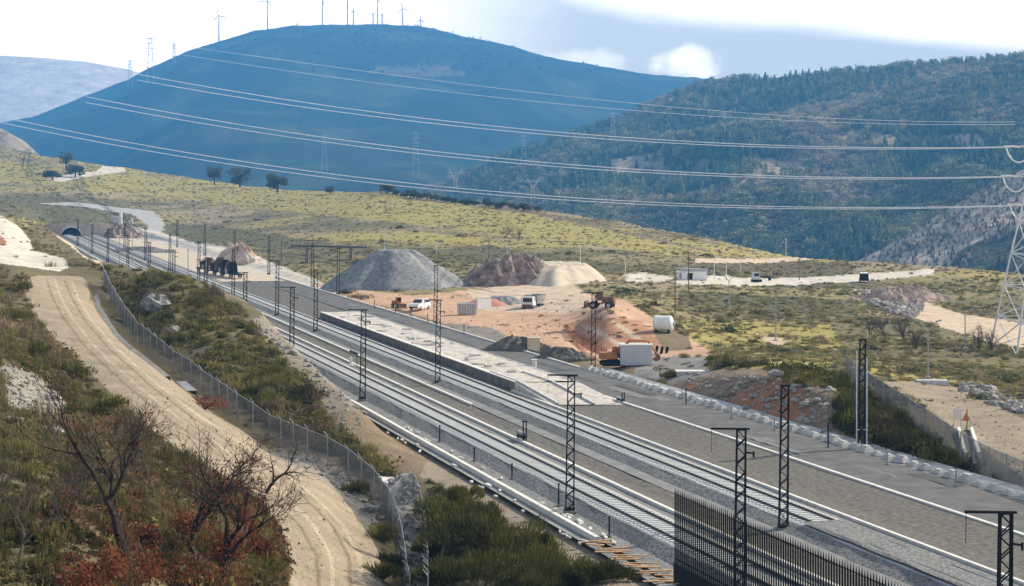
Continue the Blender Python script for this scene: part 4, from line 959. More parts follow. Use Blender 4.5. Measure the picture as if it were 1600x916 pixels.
# car, local x forward
p = onz(656,484,0.02); t = thing('parked_car','white van-like car parked on the orange ground below the gravel heap','car',p,R(-118))
V = [(-2.0,.35),(-2.05,.8),(-1.95,1.15),(-1.55,1.7),(.25,1.72),(.95,1.15),(1.85,.98),(2.05,.7),(2.02,.35)]
def body(V, w, name, m, par, ztop=1.15, tum=.14):
    n = len(V); vs = []
    for y in (-1,1): vs += [(x, y*(w/2-(tum if z>ztop else 0)), z) for x,z in V]
    fs = [tuple(range(n)), tuple(range(n,2*n))[::-1]]+[(i,n+i,n+(i+1)%n,(i+1)%n) for i in range(n)]
    return MB().add(vs,fs).build(name,m,par)
body(V,1.8,'body','carw',t)
MB().add([(.33,-.72,1.66),(.33,.72,1.66),(.98,.8,1.18),(.98,-.8,1.18)],[(0,3,2,1)]).build('windscreen','glass',t,loc=(.03,0,.02))
MB().add([(-1.6,-.7,1.66),(-1.6,.7,1.66),(-1.96,.8,1.2),(-1.96,-.8,1.2)],[(0,1,2,3)]).build('rear_window','glass',t,loc=(-.03,0,.01))
for s in (-1,1):
    MB().add([(-1.5,s*.79,1.6),(.2,s*.79,1.6),(.75,s*.88,1.2),(-1.75,s*.88,1.2)],[(0,1,2,3)]).build('side_window','glass',t)
    for x in (-1.25,1.3): wheel(t,x,s*.82,.33,.33,.2)
    MB().box((2.0,s*.65,.75),(.08,.3,.16)).build('headlight','signo',t)
MB().box((2.03,0,.45),(.1,1.6,.22)).build('bumper','rubber',t)
# dump truck facing camera-left
p = onz(833,484,.1); t = thing('dump_truck','white-cabbed dump truck standing on the pale ground in front of the dark rock heap','truck',p,R(-112),sc=.82)
MB().box((2.2,0,1.75),(1.7,2.3,1.9),taper=.9).build('cab','white',t); MB().box((3.06,0,2.05),(.06,1.9,.8)).build('windscreen','glass',t)
MB().box((3.1,0,.95),(.2,2.3,.5)).build('bumper','brownp',t); MB().box((0,0,.95),(6,.9,.3)).build('chassis','steel',t)
MB().add([(-3.2,-1.2,1.4),(1.1,-1.2,1.2),(1.1,1.2,1.2),(-3.2,1.2,1.4),(-3.6,-1.4,2.9),(1.5,-1.4,2.9),(1.5,1.4,2.9),(-3.6,1.4,2.9)],[(0,3,2,1),(0,1,5,4),(1,2,6,5),(2,3,7,6),(3,0,4,7)]).build('tipper_body','rockd',t)
for s in (-1,1):
    for x in (2.3,-1.2,-2.5): wheel(t,x,s*1.0,.55,.55,.4)
    MB().box((3.12,s*.85,1.0),(.06,.3,.2)).build('headlight','signo',t); MB().box((2.9,s*1.35,2.2),(.1,.12,.5)).build('mirror','steel',t)
def excavator(loc, rz, label, m, sc=1.0, pts=None):
    t = thing('excavator', label, 'excavator', loc, rz, sc=sc)
    for s in (-1,1):
        o = MB().prism([(-1.7,.1),(-1.9,.45),(-1.6,.85),(1.6,.85),(1.9,.45),(1.7,.1)],s*1.15-.28,s*1.15+.28).build('track','steel',t)
    MB().box((0,0,1.0),(1.6,1.6,.3)).build('turntable','steel',t)
    MB().box((-.75,0,1.65),(2.5,2.5,1.0),taper=.95).build('engine_housing',m,t)
    c = MB().box((.75,.7,2.05),(1.4,1.1,1.7),taper=.88).build('cab',m,t); MB().box((1.42,.7,2.3),(.08,.9,1.0)).build('windscreen','glass',c); MB().box((.75,1.26,2.3),(1.0,.06,.9)).build('side_window','glass',c)
    pts = pts or [(.9,1.7),(2.6,3.7),(4.6,3.6),(6.1,1.3)]
    b = MB(); 
    for (xa,za),(xb,zb_) in zip(pts[:2],pts[1:3]): b.tube((xa,-.3,za),(xb,-.3,zb_),.26,.2,6)
    b.build('boom',m,t)
    MB().tube((pts[2][0],-.3,pts[2][1]),(pts[3][0],-.3,pts[3][1]),.2,.14,6).build('stick',m,t)
    x,z = pts[3]; MB().prism([(x-.1,z+.2),(x+.35,z-.1),(x+.3,z-.7),(x-.3,z-1.0),(x-.8,z-.6),(x-.3,z-.5)],-.9,.3).build('bucket','brownp',t)
    MB().tube((1.3,-.3,1.6),(2.4,-.3,3.2),.08,n=6).build('cylinder','galv',t)
    return t
p = onz(957,572,.2); excavator(p,R(6),'orange excavator with arched boom standing behind the grey site cabin','orange',.72,[(.9,1.9),(2.6,3.95),(5.6,3.75),(7.0,1.7)])
p = onz(980,582,.2); t = thing('site_cabin','plain grey site cabin in front of the orange excavator','cabin',onz(993,572,.2),0)
MB().box((0,0,1.28),(3.5,2.3,2.2)).build('body','greyp',t); MB().box((0,0,2.43),(3.62,2.42,.12)).build('roof','concw',t)
for x in (-1.4,1.4): MB().box((x,0,.09),(.3,2.0,.18)).build('skid','steel',t)
MB().box((1.78,.3,1.2),(.05,.8,1.8)).build('door','galv',t)
# orange loader by the gravel heap
p = onz(622,482,0); t = thing('wheel_loader','orange wheel loader parked at the foot of the gravel heap','wheel loader',p,R(-60),sc=.55)
MB().box((-1.4,0,1.7),(2.4,1.8,1.2),taper=.9).build('engine_cover','orange',t); c = MB().box((.2,0,2.5),(1.3,1.4,1.7),taper=.9).build('cab','orange',t); MB().box((.86,0,2.7),(.06,1.2,1.0)).build('windscreen','glass',c)
for s in (-1,1):
    for x in (-1.6,1.5): wheel(t,x,s*1.0,.75,.75,.5)
    MB().tube((.9,s*.5,1.6),(3.0,s*.5,.8),.14,.12,5).build('lift_arm','orange',t)
MB().prism([(2.8,.2),(3.9,.15),(3.2,.5),(3.1,1.5),(2.8,1.5)],-1.3,1.3).build('bucket','brownp',t)
o = dup(t, at(940,483), R(165), 'brown loading machine on the upper edge of the orange bank', sc=.72)
for ch in o.children:
    if ch.name.startswith(('engine_cover','cab','lift_arm')): ch.data = ch.data.copy(); ch.data.materials[0] = M['brownp']
# mini digger / dark vehicle far
p = at(1182,441); t = thing('tracked_digger','small dark digger on the pale track across the plain','digger',p,R(10),sc=.75)
MB().box((0,0,.4),(2.6,1.8,.7)).build('undercarriage','steel',t); MB().box((-.2,0,1.7),(1.9,1.8,1.9),taper=.85).build('cab','greyp',t); MB().box((-.2,-.86,2.0),(1.4,.06,.8)).build('window','glass',t); MB().tube((.7,0,1.5),(3.6,0,1.1),.22,.16,6).build('boom','steel',t); MB().box((3.7,0,.8),(.6,.8,.8)).build('bucket','steel',t)
p = at(1350,441); t = thing('parked_van','small grey van with pale roof on the far track','van',p,R(80))
MB().box((0,0,1.1),(4.6,1.9,1.5),taper=.93).build('body','steel',t); MB().box((0,0,1.9),(4.2,1.7,.12)).build('roof','white',t)
for s in (-1,1):
    for x in (-1.4,1.4): wheel(t,x,s*.9,.35,.35,.2)
# white building
p = at(1085,437); t = thing('shed','long low white shed with open front on the plain','shed',p,R(-4))
MB().box((0,0,.85),(5.0,2.6,1.7)).build('wall','white',t); MB().prism([(-2.8,1.7),(2.8,1.7),(2.6,2.1),(-2.6,2.3)],-1.5,1.5).build('roof','galv',t); MB().box((-.9,-1.31,.7),(1.0,.06,1.3)).build('door','steel',t)
p = at(1064,436); t = thing('container','small white container at the left end of the shed','container',p); MB().box((0,0,.8),(1.7,1.6,1.6)).build('body','white',t); MB().box((0,-.82,.7),(.8,.05,1.2)).build('door','galv',t)
# tank
p = at(1036,519); t = thing('storage_tank','white cylindrical tank lying on cradles on the orange bank','tank',p,R(-14))
tk = MB(); rr = [(-1.25,.55),(-1.15,.85),(-1.0,1.0),(1.0,1.0),(1.2,.8),(1.32,.45)]
V=[];Fc=[];n=24
for x,r_ in rr: V += [(x,r_*math.cos(6.2832*i/n),1.1+r_*math.sin(6.2832*i/n)) for i in range(n)]
for j in range(len(rr)-1):
    for i in range(n): Fc.append((j*n+i,j*n+(i+1)%n,(j+1)*n+(i+1)%n,(j+1)*n+i))
Fc += [tuple(range(n))[::-1], tuple(range((len(rr)-1)*n,len(rr)*n))]
tk.add(V,Fc).build('shell','white',t,smooth=False)
for x in (-.8,.8): MB().box((x,0,.15),(.25,1.5,.45)).build('cradle','steel',t)
MB().tube((1.3,0,1.1),(1.5,0,1.1),.25,n=12).build('manhole','galv',t)
# walls, culvert, boxes
t = thing('block_wall','white free-standing block wall right of the gravel heap','wall',onz(756,484,0)); MB().box((0,0,1.0),(2.8,.35,1.9),rz=R(38)).build('panel','white',t); MB().box((0,0,2.0),(2.9,.45,.12),rz=R(38)).build('coping','concw',t)
t = thing('water_tank','grey corrugated box tank standing near the white wall','tank box',onz(729,492,0))
q = MB().box((0,0,.95),(2.6,1.8,1.7),rz=.2); q.build('body','galv',t); q = MB()
for i in range(7): q.box((-1.2+.4*i,-.9+.2*(-1.2+.4*i),.95),(.1,.1,1.6),rz=.2)
q.build('rib','conc',t); MB().box((1.35,-.2,.8),(.12,.7,1.5),rz=.2).build('ladder_frame','brownp',t)
t = thing('culvert_head','tan concrete box culvert head at the near edge of the orange site','culvert',onz(829,549,0))
MB().box((.35,0,.75),(1.5,1.5,1.9)).build('box','sand',t); MB().box((-.8,.1,.3),(1.3,.35,1.1),rz=.5).build('wing_wall','concd',t); MB().box((-.38,-.2,.5),(.08,.9,1.1)).build('opening','black',t)
t = thing('culvert_head','small grey culvert head with pale top in front of the red bank','culvert',onz(1078,592,.3))
MB().box((0,0,.3),(2.8,1.4,.9)).build('box','conc',t); MB().box((0,0,.8),(3.0,1.6,.12)).build('slab','concw',t)
# chute in right bank
t = thing('drainage_chute','drainage chute with white side walls running down the shrub bank at right','chute',at(1505,712))
a = at(1498,676)-t.location; b = at(1508,716)-t.location; c = at(1518,676)-t.location; d = at(1530,716)-t.location; up = Vector((0,0,.45))
for (p_,q_) in ((a,b),(c,d)):
    mbx = MB(); w2 = Vector((.12,0,0)); mbx.add([p_-w2-up,q_-w2-up*1.6,q_-w2+up,p_-w2+up,p_+w2-up,q_+w2-up*1.6,q_+w2+up,p_+w2+up],[(0,1,2,3),(7,6,5,4),(3,2,6,7),(1,0,4,5),(0,3,7,4),(1,5,6,2)]); mbx.build('side_wall','concw',t)
mbx = MB().add([a+Vector((.1,0,.1)),b+Vector((.1,0,.1)),d+Vector((-.1,0,.1)),c+Vector((-.1,0,.1))],[(0,1,2,3)]).build('channel_bed','earth',t)
# signs
t = thing('warning_sign','triangular orange road sign on a thin post at the edge of the right dirt road','sign',at(1511,674))
MB().tube((0,0,0),(0,0,1.75),.04,n=6).build('post','brownp',t); MB().add([(-.42,-.06,.85),(.25,-.06,.85),(-.08,-.06,1.5)]+[(-.42,-.02,.85),(.25,-.02,.85),(-.08,-.02,1.5)],[(0,1,2),(5,4,3),(0,3,4,1),(1,4,5,2),(2,5,3,0)]).build('plate','signr',t); MB().box((0,0,.04),(.5,.3,.1)).build('foot','rubber',t)
t = thing('information_board','faded whitish board standing left of the triangular sign','sign',at(1496,668)); MB().box((0,0,1.1),(.7,.05,.8)).build('plate','signo',t)
for x in (-.28,.28): MB().tube((x,.04,0),(x,.04,1.3),.025,n=5).build('leg','galv',t)
t = thing('concrete_plinth','low pale concrete plinth at the foot of the lamp post on the dirt road','plinth',at(1456,600)); MB().box((0,0,.15),(3.2,1.4,.5),taper=.95).build('slab','conc',t)
# pipes and planks beside cabin
for i,(x,y,l,m_,lb) in enumerate([(1024,557,1.2,'steel','dark pipe offcut nearest the grey cabin'),(1032,557,1.1,'steel','second dark pipe offcut right of the grey cabin'),(1040,557,1.1,'steel','third dark pipe offcut right of the grey cabin')]):
    o = MB().tube((0,0,0),(.25,.1,l),.18,n=10).build('pipe',m_,loc=onz(x,y,.35)); tag(o,lb,'pipe')
for i,(x,y) in enumerate([(1049,552),(1051,556)]):
    o = MB().box((0,0,0),(2.0,.25,.12),rz=-.05*i).build('wooden_beam','concw',loc=onz(x,y,.55+.05*i)); tag(o,['upper pale beam lying right of the pipes','lower pale beam lying right of the pipes'][i],'beam')
# orange net
t = thing('safety_netting','sagging orange plastic safety netting strung along the red bank left of the excavator','netting',onz(905,530,.1)); V=[];Fc=[];px_=[(884,522),(896,532),(910,541),(925,549),(940,556),(948,560)]
net_pts = [onz(x,y,.15) for x,y in px_]
for i,p in enumerate(net_pts):
    V += [tuple(p-t.location+Vector((0,0,-.05))), tuple(p-t.location+Vector((0,0,.85+.1*(i%2))))]
    if i: Fc.append((2*i-2,2*i,2*i+1,2*i-1))
    MB().tube(p-t.location+Vector((0,0,-.1)),p-t.location+Vector((0,0,1.1)),.04,n=5).build('stake','brownp',t)
MB().add(V,Fc).build('net','net',t)
# black bogies/rail machine
pa_ = us(52.9,444,.1); pb_ = us(57.0,409,.1); dv = pb_-pa_
t = thing('rail_machine','dark low work train of bogies and machinery units at the far end of the yard','rail machine',(pa_+pb_)/2,math.atan2(dv.y,dv.x))
MB().box((0,0,.95),(36,2.0,.3)).build('chassis','steel',t)
for x in (-16.5,-14.6,-8.6,-6.8,-1,.9,6,7.8,14,15.9):
    for s in (-1,1): wheel(t,x,s*1.0,.5,.5,.15)
rm = random.Random(4)
for i,(x,h,w) in enumerate([(-13,2.0,3.2),(-9.6,2.6,2.4),(-6.4,1.0,3),(-2.6,1.6,2.2),(0.4,2.9,2.6),(3.4,1.8,2.4),(6.4,2.7,2.6),(9.6,2.2,2.6),(12.4,2.6,2.0)]):
    q = MB().box((x,0,1.05+h*.3),(w,1.9,h*.6),taper=.88)
    for k in range(5): q.box((x+rm.uniform(-.45,.45)*w,rm.uniform(-.5,.5),1.05+h*rm.uniform(.5,.9)),(w*rm.uniform(.15,.4),rm.uniform(.5,1.4),h*rm.uniform(.2,.4)))
    q.tube((x-w*.5,-.8,1),(x+w*.3,-.7,1.1+h),.1,n=5); q.build('machinery_unit','brownp' if i%3==1 else 'steel',t)
for x in (-11.2,-4.6,5.0,11.0): MB().box((x,-1.06,1.45),(1.5,.1,.9)).build('light_panel','blockc',t)
# concrete ramp heap at far
# ------------------------------------------------------------------ lamp posts and poles on the plain
def ylamp(p, h, label):
    t = thing('lamp_post', label, 'lamp post', p, group='lamp posts on the plain'); w = h*.16
    MB().tube((0,0,0),(0,0,h*.84),.09,.06,8).build('pole','galv',t)
    for s in (-1,1): 
        MB().tube((0,0,h*.83),(s*w,0,h*.99),.05,.04,6).build('arm','galv',t); MB().box((s*(w+.12),0,h*.995),(.6,.3,.14),ry=-s*.3).build('lamp_head','galv',t)
    MB().box((0,0,.1),(.5,.5,.3)).build('foot','conc',t); return t
for x,y0,y1,lb in [(1212,446,533,'tall lamp post with two raised arms in the middle of the green plain'),(1450,501,592,'tall lamp post with two raised arms above the right dirt road'),(1139,430,482,'smaller two-armed lamp post left of the dark digger'),(1390,455,520,'two-armed lamp post standing among the bare grey bushes'),(1508,483,545,'two-armed lamp post in front of the sandy strip')]:
    p = at(x,y1); h = (y1-y0)*p.y/F; ylamp(p,h,lb)
def pole(p, h, label, m='pale', r=.07):
    t = thing('pole', label, 'pole', p, group='thin poles across the plain')
    MB().tube((0,0,0),(0,0,h),r,r*.7,6).build('shaft',m,t); MB().box((0,0,h*.93),(.9,.08,.08)).build('crossarm',m,t); return t
PL = [(601,358,396,'thin pale pole rising behind the gravel heap'),(682,378,398,'short pale pole right above the gravel heap'),(764,374,404,'pale pole above the dark rock heap'),(792,378,400,'pale pole behind the top of the rock heap'),(907,383,428,'pale pole at the head of the earth ramp'),(977,405,440,'pale pole left of the shed on the pale patch'),(1055,422,490,'tall dark wooden pole above the white tank'),(1076,398,455,'dark wooden pole in front of the shed'),(1116,404,436,'pale pole just right of the shed'),(1135,408,436,'second pale pole right of the shed'),(1228,372,402,'pale pole standing on the skyline of the plain'),(1249,403,438,'pale pole right of the dark digger'),(1104,368,392,'pale pole on the hill track'),(1044,370,398,'pale pole on the hill slope'),(906,350,372,'small pale pole halfway up the hill'),(440,375,410,'pale pole left of the dark bridge'),(1157,403,425,'short pale pole at the pale track on the plain'),(1348,418,440,'short pale pole beside the grey van')]
for x,y0,y1,lb in PL:
    p = at(x,y1); h = (y1-y0)*p.y/F; pole(p,h,lb,'brownp' if 'dark' in lb else 'pale', .10 if 'dark' in lb else .09)
for i,(x,y0,y1) in enumerate([(139,366,398),(187,358,412),(207,352,410),(230,366,414),(294,388,432),(322,380,430)]):
    p = onz(x,y1+4,.1); pole(p,(y1+4-y0)*p.y/F,'%s thin pole from the tunnel in the far yard'%(['first']+ORD[1:])[i],'galv',.12)

# ------------------------------------------------------------------ pylons and wires
D = 238.0; PT = Vector(((1648-CX)/F*D, D, 0)); PT.z = gz(PT.x,PT.y)
py = thing('pylon','large pale lattice transmission pylon partly cut off by the right edge','pylon',PT)
fw = MB(); hh = 31.0; sec = [(0,6.4),(4,5.7),(8,5.0),(12,4.3),(16,3.5),(20,2.8),(24,2.1),(27,1.6),(31,1.2)]
for (za,wa),(zb_,wb) in zip(sec,sec[1:]):
    for i in range(4):
        sx,sy = [(-1,-1),(1,-1),(1,1),(-1,1)][i]; tx,ty = [(-1,-1),(1,-1),(1,1),(-1,1)][(i+1)%4]
        fw.tube((sx*wa,sy*wa,za),(sx*wb,sy*wb,zb_),.13,.12,5); fw.tube((sx*wa,sy*wa,za),(tx*wb,ty*wb,zb_),.07,n=4); fw.tube((tx*wa,ty*wa,za),(sx*wb,sy*wb,zb_),.07,n=4); fw.tube((sx*wb,sy*wb,zb_),(tx*wb,ty*wb,zb_),.07,n=4)
fw.build('lattice_frame','pale',py)
attach = [(1586,191),(1580,230),(1575,276),(1586,321)]
arms = []
for k_,(x,y) in enumerate(attach):
    z = H-(y-HY)*D/F-PT.z; xe = (x+14-CX)/F*D-PT.x
    a_ = MB().tube((-1.2,0,z+.9),(xe,0,z+.1),.08,n=4).tube((-1.2,0,z-.2),(xe,0,z+.05),.08,n=4)
    for s in (.25,.5,.75): a_.tube((-1.2+(xe+1.2)*s,0,z+.9-.8*s),(-1.2+(xe+1.2)*(s-.2),0,z-.15),.05,n=4)
    a_.build('crossarm','pale',py); arms.append((xe,z))
    if k_:
        MB().path([(xe,0,z),(xe-.9,.2,z+.12),(xe-1.9,.4,z+.1)],[.13,.13,.1],6).build('insulator_string','white',py)
        jl = [(xe-1.7,.3,z+.1)]+[(xe-1.7+3.2*q,.3,z-1.9*math.sin(math.pi*q)**.6) for q in [i/10 for i in range(1,11)]]
        MB().path(jl,[.1]*len(jl),5).build('jumper_loop','white',py)
# conductors: near end on the pylon, far end on the ridge
def wire(pts, D0, D1, label, r0=.0, off=0, nm='power_line', rp=.00022):
    x0, x1 = pts[0][0], pts[-1][0]; P=[]; Rr=[]; n = 40
    xs = [p[0] for p in pts]; ys = [p[1] for p in pts]; c = np.polyfit(xs, ys, min(3,len(xs)-1))
    for i in range(n+1):
        s = i/n; x = x0+(x1-x0)*s; D = 1/((1/D0)*(1-s)+(1/D1)*s); y = float(np.polyval(c,x))
        P.append(Vector(((x-CX)/F*D, D, H-(y-HY)*D/F+off*(1 if D<1e9 else 0)))); Rr.append(max(.035, rp*D))
    o = MB().path(P,Rr,4).build(nm,'wire'); tag(o,label,'power line'); return o
W = [([(215,117),(500,161),(800,203),(1100,222),(1350,229),(1578,230)],'uppermost'),([(135,152),(400,197),(700,241),(1000,265),(1300,276),(1573,276)],'middle'),([(0,183),(300,238),(600,284),(900,309),(1200,322),(1584,321)],'lowest')]
for pts,nm in W:
    wire(pts,2300,238,'%s bright double power line across the mountain, upper conductor'%nm)
    wire([(x, y+8*(1-(x-pts[0][0])/(1600-pts[0][0]))+1) for x,y in pts],2100,238,'%s bright double power line across the mountain, lower conductor'%nm)
wire([(300,75),(500,100),(800,142),(1100,172),(1350,186),(1586,191)],2600,238,'faint topmost power line above the bright ones',rp=.00011)
wire([(280,86),(500,115),(800,158),(1100,180),(1350,192),(1586,195)],2600,242,'second faint power line just under the topmost one',rp=.00011)
# distant pylons
def farpylon(px, pyb, hpx, D, label, kind='lattice'):
    z = H-(pyb-HY)*D/F; h = hpx*D/F; t = thing('pylon', label, 'pylon', ((px-CX)/F*D, D, z)); r = D*.00012
    w = h*.10
    if kind == 'lattice':
        fr = MB()
        for s in (-1,1): fr.tube((s*w,0,-h*.3),(s*w*.35,0,h),r*1.3,n=4)
        for i in range(8):
            a = h*i/8; b = h*(i+1)/8; q = 1 if i%2 else -1; fr.tube((q*w*(1-.65*i/8),0,a),(-q*w*(1-.65*(i+1)/8),0,b),r,n=4)
        fr.build('lattice_frame','farst',t)
        for k in (.66,.8,.94): MB().tube((-h*.16,0,h*k),(h*.16,0,h*k),r*1.2,n=4).build('crossarm','farst',t)
    else:
        fr = MB(); fr.tube((-w,0,-h*.3),(-w*.6,0,h*.45),r*1.5,n=4).tube((w,0,-h*.3),(w*.6,0,h*.45),r*1.5,n=4)
        fr.tube((-w*.6,0,h*.45),(-h*.32,0,h*.95),r*1.6,n=4).tube((w*.6,0,h*.45),(h*.32,0,h*.95),r*1.6,n=4).tube((-w*.6,0,h*.45),(w*.6,0,h*.45),r*1.5,n=4); fr.build('lattice_frame','farst',t)
        MB().tube((-h*.5,0,h*.8),(h*.5,0,h*.8),r*1.6,n=4).build('crossarm','farst',t)
        for s in (-1,1): MB().tube((s*h*.32,0,h*.8),(s*h*.38,0,h*1.05),r*1.3,n=4).build('horn','farst',t)
for a in [(203,128,34,4600,'faint grey pylon on the left slope of the mountain, lower of two'),(235,112,55,4600,'faint grey pylon on the left slope of the mountain, taller of two'),(272,92,24,4800,'faint small pylon high on the left slope'),
          (650,258,52,2600,'faint lattice pylon in front of the dark mountain face'),(507,255,46,2900,'faint lattice pylon left on the dark mountain face'),(818,262,52,2500,'lattice pylon at the edge of the forested slope'),(1186,250,66,2300,'pair-like tall lattice pylon among the forest trees'),(958,215,40,2500,'faint lattice pylon above the brown clearing')]: farpylon(*a)
for a in [(712,292,27,1500,'horned pale pylon behind the hedge line, left of two'),(833,305,27,1400,'horned pale pylon behind the hedge line, right of two')]: farpylon(*a,kind='cat')
# masts on ridge
def turbine(px, pyb, pyh, D, blade, ang, label):
    z = H-(pyb-HY)*D/F-6; h = (pyb-pyh)*D/F+6; t = thing('wind_turbine', label, 'wind turbine', ((px-CX)/F*D, D, z), group='wind turbines on the mountain crest'); k = D/F
    MB().tube((0,0,0),(0,0,h),1.1*k,.7*k,8).build('tower','turb',t)
    MB().box((0,.6*k,h+.2*k),(1.8*k,4*k,1.6*k)).build('nacelle','turb',t); MB().blob((0,-2*k,h+.2*k),(.9*k,1.2*k,.9*k),1,.05,8,6).build('hub','turb',t)
    for i in range(3):
        a = R(ang+120*i); d = Vector((math.sin(a),0,math.cos(a))); w = Vector((math.cos(a),0,-math.sin(a))); o = Vector((0,-2.4*k,h+.2*k)); b = blade*k
        MB().add([o+w*.35*k, o-w*.35*k, o+d*b*.3-w*.7*k, o+d*b, o+d*b*.3+w*.45*k]+[v+Vector((0,.35*k,0)) for v in (o+w*.35*k, o-w*.35*k, o+d*b*.3-w*.7*k, o+d*b, o+d*b*.3+w*.45*k)],[(0,1,2,3,4),(9,8,7,6,5),(0,5,6,1),(1,6,7,2),(2,7,8,3),(3,8,9,4),(4,9,5,0)]).build('blade','turb',t)
for a in [(342,66,25,6000,19,-15,'leftmost wind turbine standing alone on the left shoulder of the mountain'),(418,48,2,6000,19,25,'second large wind turbine from the left on the crest'),(504,40,-2,6000,19,50,'third large wind turbine from the left on the crest'),(543,40,0,6000,19,65,'fourth large wind turbine from the left on the crest'),(590,40,-2,6000,19,30,'fifth large wind turbine from the left on the crest'),(629,42,14,6000,15,-10,'sixth large wind turbine from the left, blades fully visible'),(657,45,32,6000,11,0,'small wind turbine at the right end of the row'),
          (552,40,18,6300,6,20,'tiny wind turbine just right of the fourth large one'),(583,40,22,6300,5,80,'tiny wind turbine left of the fifth large one'),(597,40,24,6300,5,40,'tiny wind turbine right of the fifth large one')]: turbine(*a)

# ------------------------------------------------------------------ trees
def branchy(seed, h, r0, spread=.55, levels=4, lean=(0,0), nb=(2,3), gn=.26):
    r = random.Random(seed); mb = MB(); tips = []
    def grow(p, d, L, rad, lv):
        n = 4 if lv == levels else 3; pts=[p]; q = p; dd = d.copy()
        for i in range(n):
            dd = (dd + Vector((r.gauss(0,gn),r.gauss(0,gn),r.gauss(0,gn*.6)+.06))).normalized(); q = q+dd*L/n; pts.append(q)
        rs_ = [max(rad*(1-.4*i/n),.0085) for i in range(n+1)]; mb.path(pts,rs_,6 if lv>levels-2 else 4)
        if lv == 0: tips.append((pts[-1],dd)); tips.append((pts[1],dd)); return
        for i in range(r.randint(*nb)):
            k = r.randint(max(1,n-2),n); a = r.uniform(0,6.28); o = dd.orthogonal().normalized(); o = Matrix.Rotation(a,3,dd) @ o
            grow(pts[k],(dd+o*r.uniform(spread*.7,spread*1.7)).normalized(),L*r.uniform(.58,.82),rs_[k]*.68,lv-1)
        grow(pts[-1],(dd+Vector((r.gauss(0,.2),r.gauss(0,.2),.1))).normalized(),L*.75,rs_[-1]*.8,lv-1)
    grow(Vector((0,0,-.1)),Vector((lean[0],lean[1],1)).normalized(),h*.30,r0,levels)
    return mb, tips
def oak(px, py, h, seed, lean, label, leaves=500, lowleaf=.55, m='bark', lm='redleaf', r0=.16, levels=5, spread=.55, cat='tree', name='oak_tree', lsz=.11):
    p = at(px,py); t = thing(name,label,cat,p); mb, tips = branchy(seed,h,r0,spread,levels,lean); mb.build('trunk',m,t)
    if leaves:
        r = random.Random(seed+1); lf = MB()
        for i in range(leaves):
            q,_ = r.choice(tips)
            if q.z > h*lowleaf*r.uniform(.5,1.7): q = Vector((q.x*.9,q.y,q.z*r.uniform(.2,.6)))
            lf.leaf(q+Vector((r.gauss(0,.28),r.gauss(0,.28),r.gauss(0,.25))),lsz*r.uniform(.6,1.4),r)
        lf.build('crown',lm,t)
    return t
oak(200,885,9.8,11,(.05,.1),'bare dark oak with tall forked trunk and rusty leaves low down, left of the group',700,r0=.24)
oak(310,890,8.8,25,(.06,.05),'bare dark oak in the middle of the group with rusty leaves round its trunk',700,r0=.21)
oak(335,915,8.4,37,(.55,.1),'bare dark oak leaning right towards the bend of the dirt road',450,r0=.2)
oak(415,770,5.4,49,(.35,.1),'small gnarled bare tree at the edge of the dirt road',0,r0=.12,levels=3,spread=.8)
oak(130,840,6.0,53,(-.1,.1),'thin grey leafless tree left of the forked oak',40,m='barkg',r0=.08)
oak(30,880,5.6,59,(-.1,0),'thin brown leafless tree near the left edge',60,m='barkg',r0=.08)
oak(255,800,6.4,61,(.05,.1),'slender leafless sapling behind the two large oaks',30,m='barkg',r0=.07)
def bush(px, py, w, h, seed, lm, label, n=900, lsz=.16, cat='bush', name='bush', group=None, blades=True, twig='bark'):
    p = at(px,py); t = thing(name,label,cat,p,group=group); r = random.Random(seed); lf = MB(); st = MB()
    subs = [(r.gauss(0,.26)*w, r.gauss(0,.26)*w, r.uniform(.35,.8)) for _ in range(9)]
    for s in subs: st.tube((0,0,0),(s[0]*.8,s[1]*.8,h*s[2]*.8),.04,.015,4)
    st.build('stem',twig,t)
    for i in range(n):
        sx,sy,sh = r.choice(subs); a = r.uniform(0,6.28); e = math.acos(r.uniform(-.1,1)); k = r.uniform(.55,1)
        q = (sx+k*w*.28*math.sin(e)*math.cos(a), sy+k*w*.28*math.sin(e)*math.sin(a), max(.03,h*sh*(.25+.85*k*math.cos(e))))
        if blades:
            c_ = Vector((sx*.6,sy*.6,h*sh*.2)); dd = (Vector(q)-c_).normalized(); dd = (dd+Vector((r.gauss(0,.2),r.gauss(0,.2),.75))).normalized(); uu = dd.orthogonal().normalized(); uu = Matrix.Rotation(r.uniform(0,6.28),3,dd) @ uu
            a_ = Vector(q); e_ = a_+dd*lsz*r.uniform(1.4,2.8); w2 = lsz*.2; lf.add([a_-uu*w2,a_+uu*w2,e_+uu*w2*.3,e_-uu*w2*.3],[(0,1,2,3)])
        else: lf.leaf(q, lsz*r.uniform(.6,1.4), r)
    lf.build('crown',lm,t); return t
rb = [(150,905,2.0,1.4),(210,915,2.2,1.5),(270,910,2.2,1.6),(345,880,2.4,1.8),(400,880,2.0,1.7),(380,840,1.6,1.5),(290,850,1.8,1.7),(230,860,1.4,1.2),(120,935,2.0,1.4),(330,935,2.4,1.6)]
rl_ = ['rust-red oak scrub left of the forked oak foot','rust-red oak scrub at the foot of the forked oak','rust-red oak scrub between the two upright oaks','rust-red oak scrub right of the middle oak','rust-red oak scrub nearest the dirt road bend','rust-red oak scrub under the leaning oak','rust-red oak scrub behind the middle oak','low rust-red scrub behind the forked oak','rust-red oak scrub at the bottom edge left','rust-red oak scrub at the bottom edge below the leaning oak']
for i,(x,y,w,h) in enumerate(rb): bush(x,y,w*1.15,h*1.35,200+i,'redleaf',rl_[i],1000,.12,name='oak_scrub',blades=False)
bush(320,640,2.6,1.4,231,'redleaf','rust-red bush beside the mesh fence at the dirt road',600,.13,blades=False)
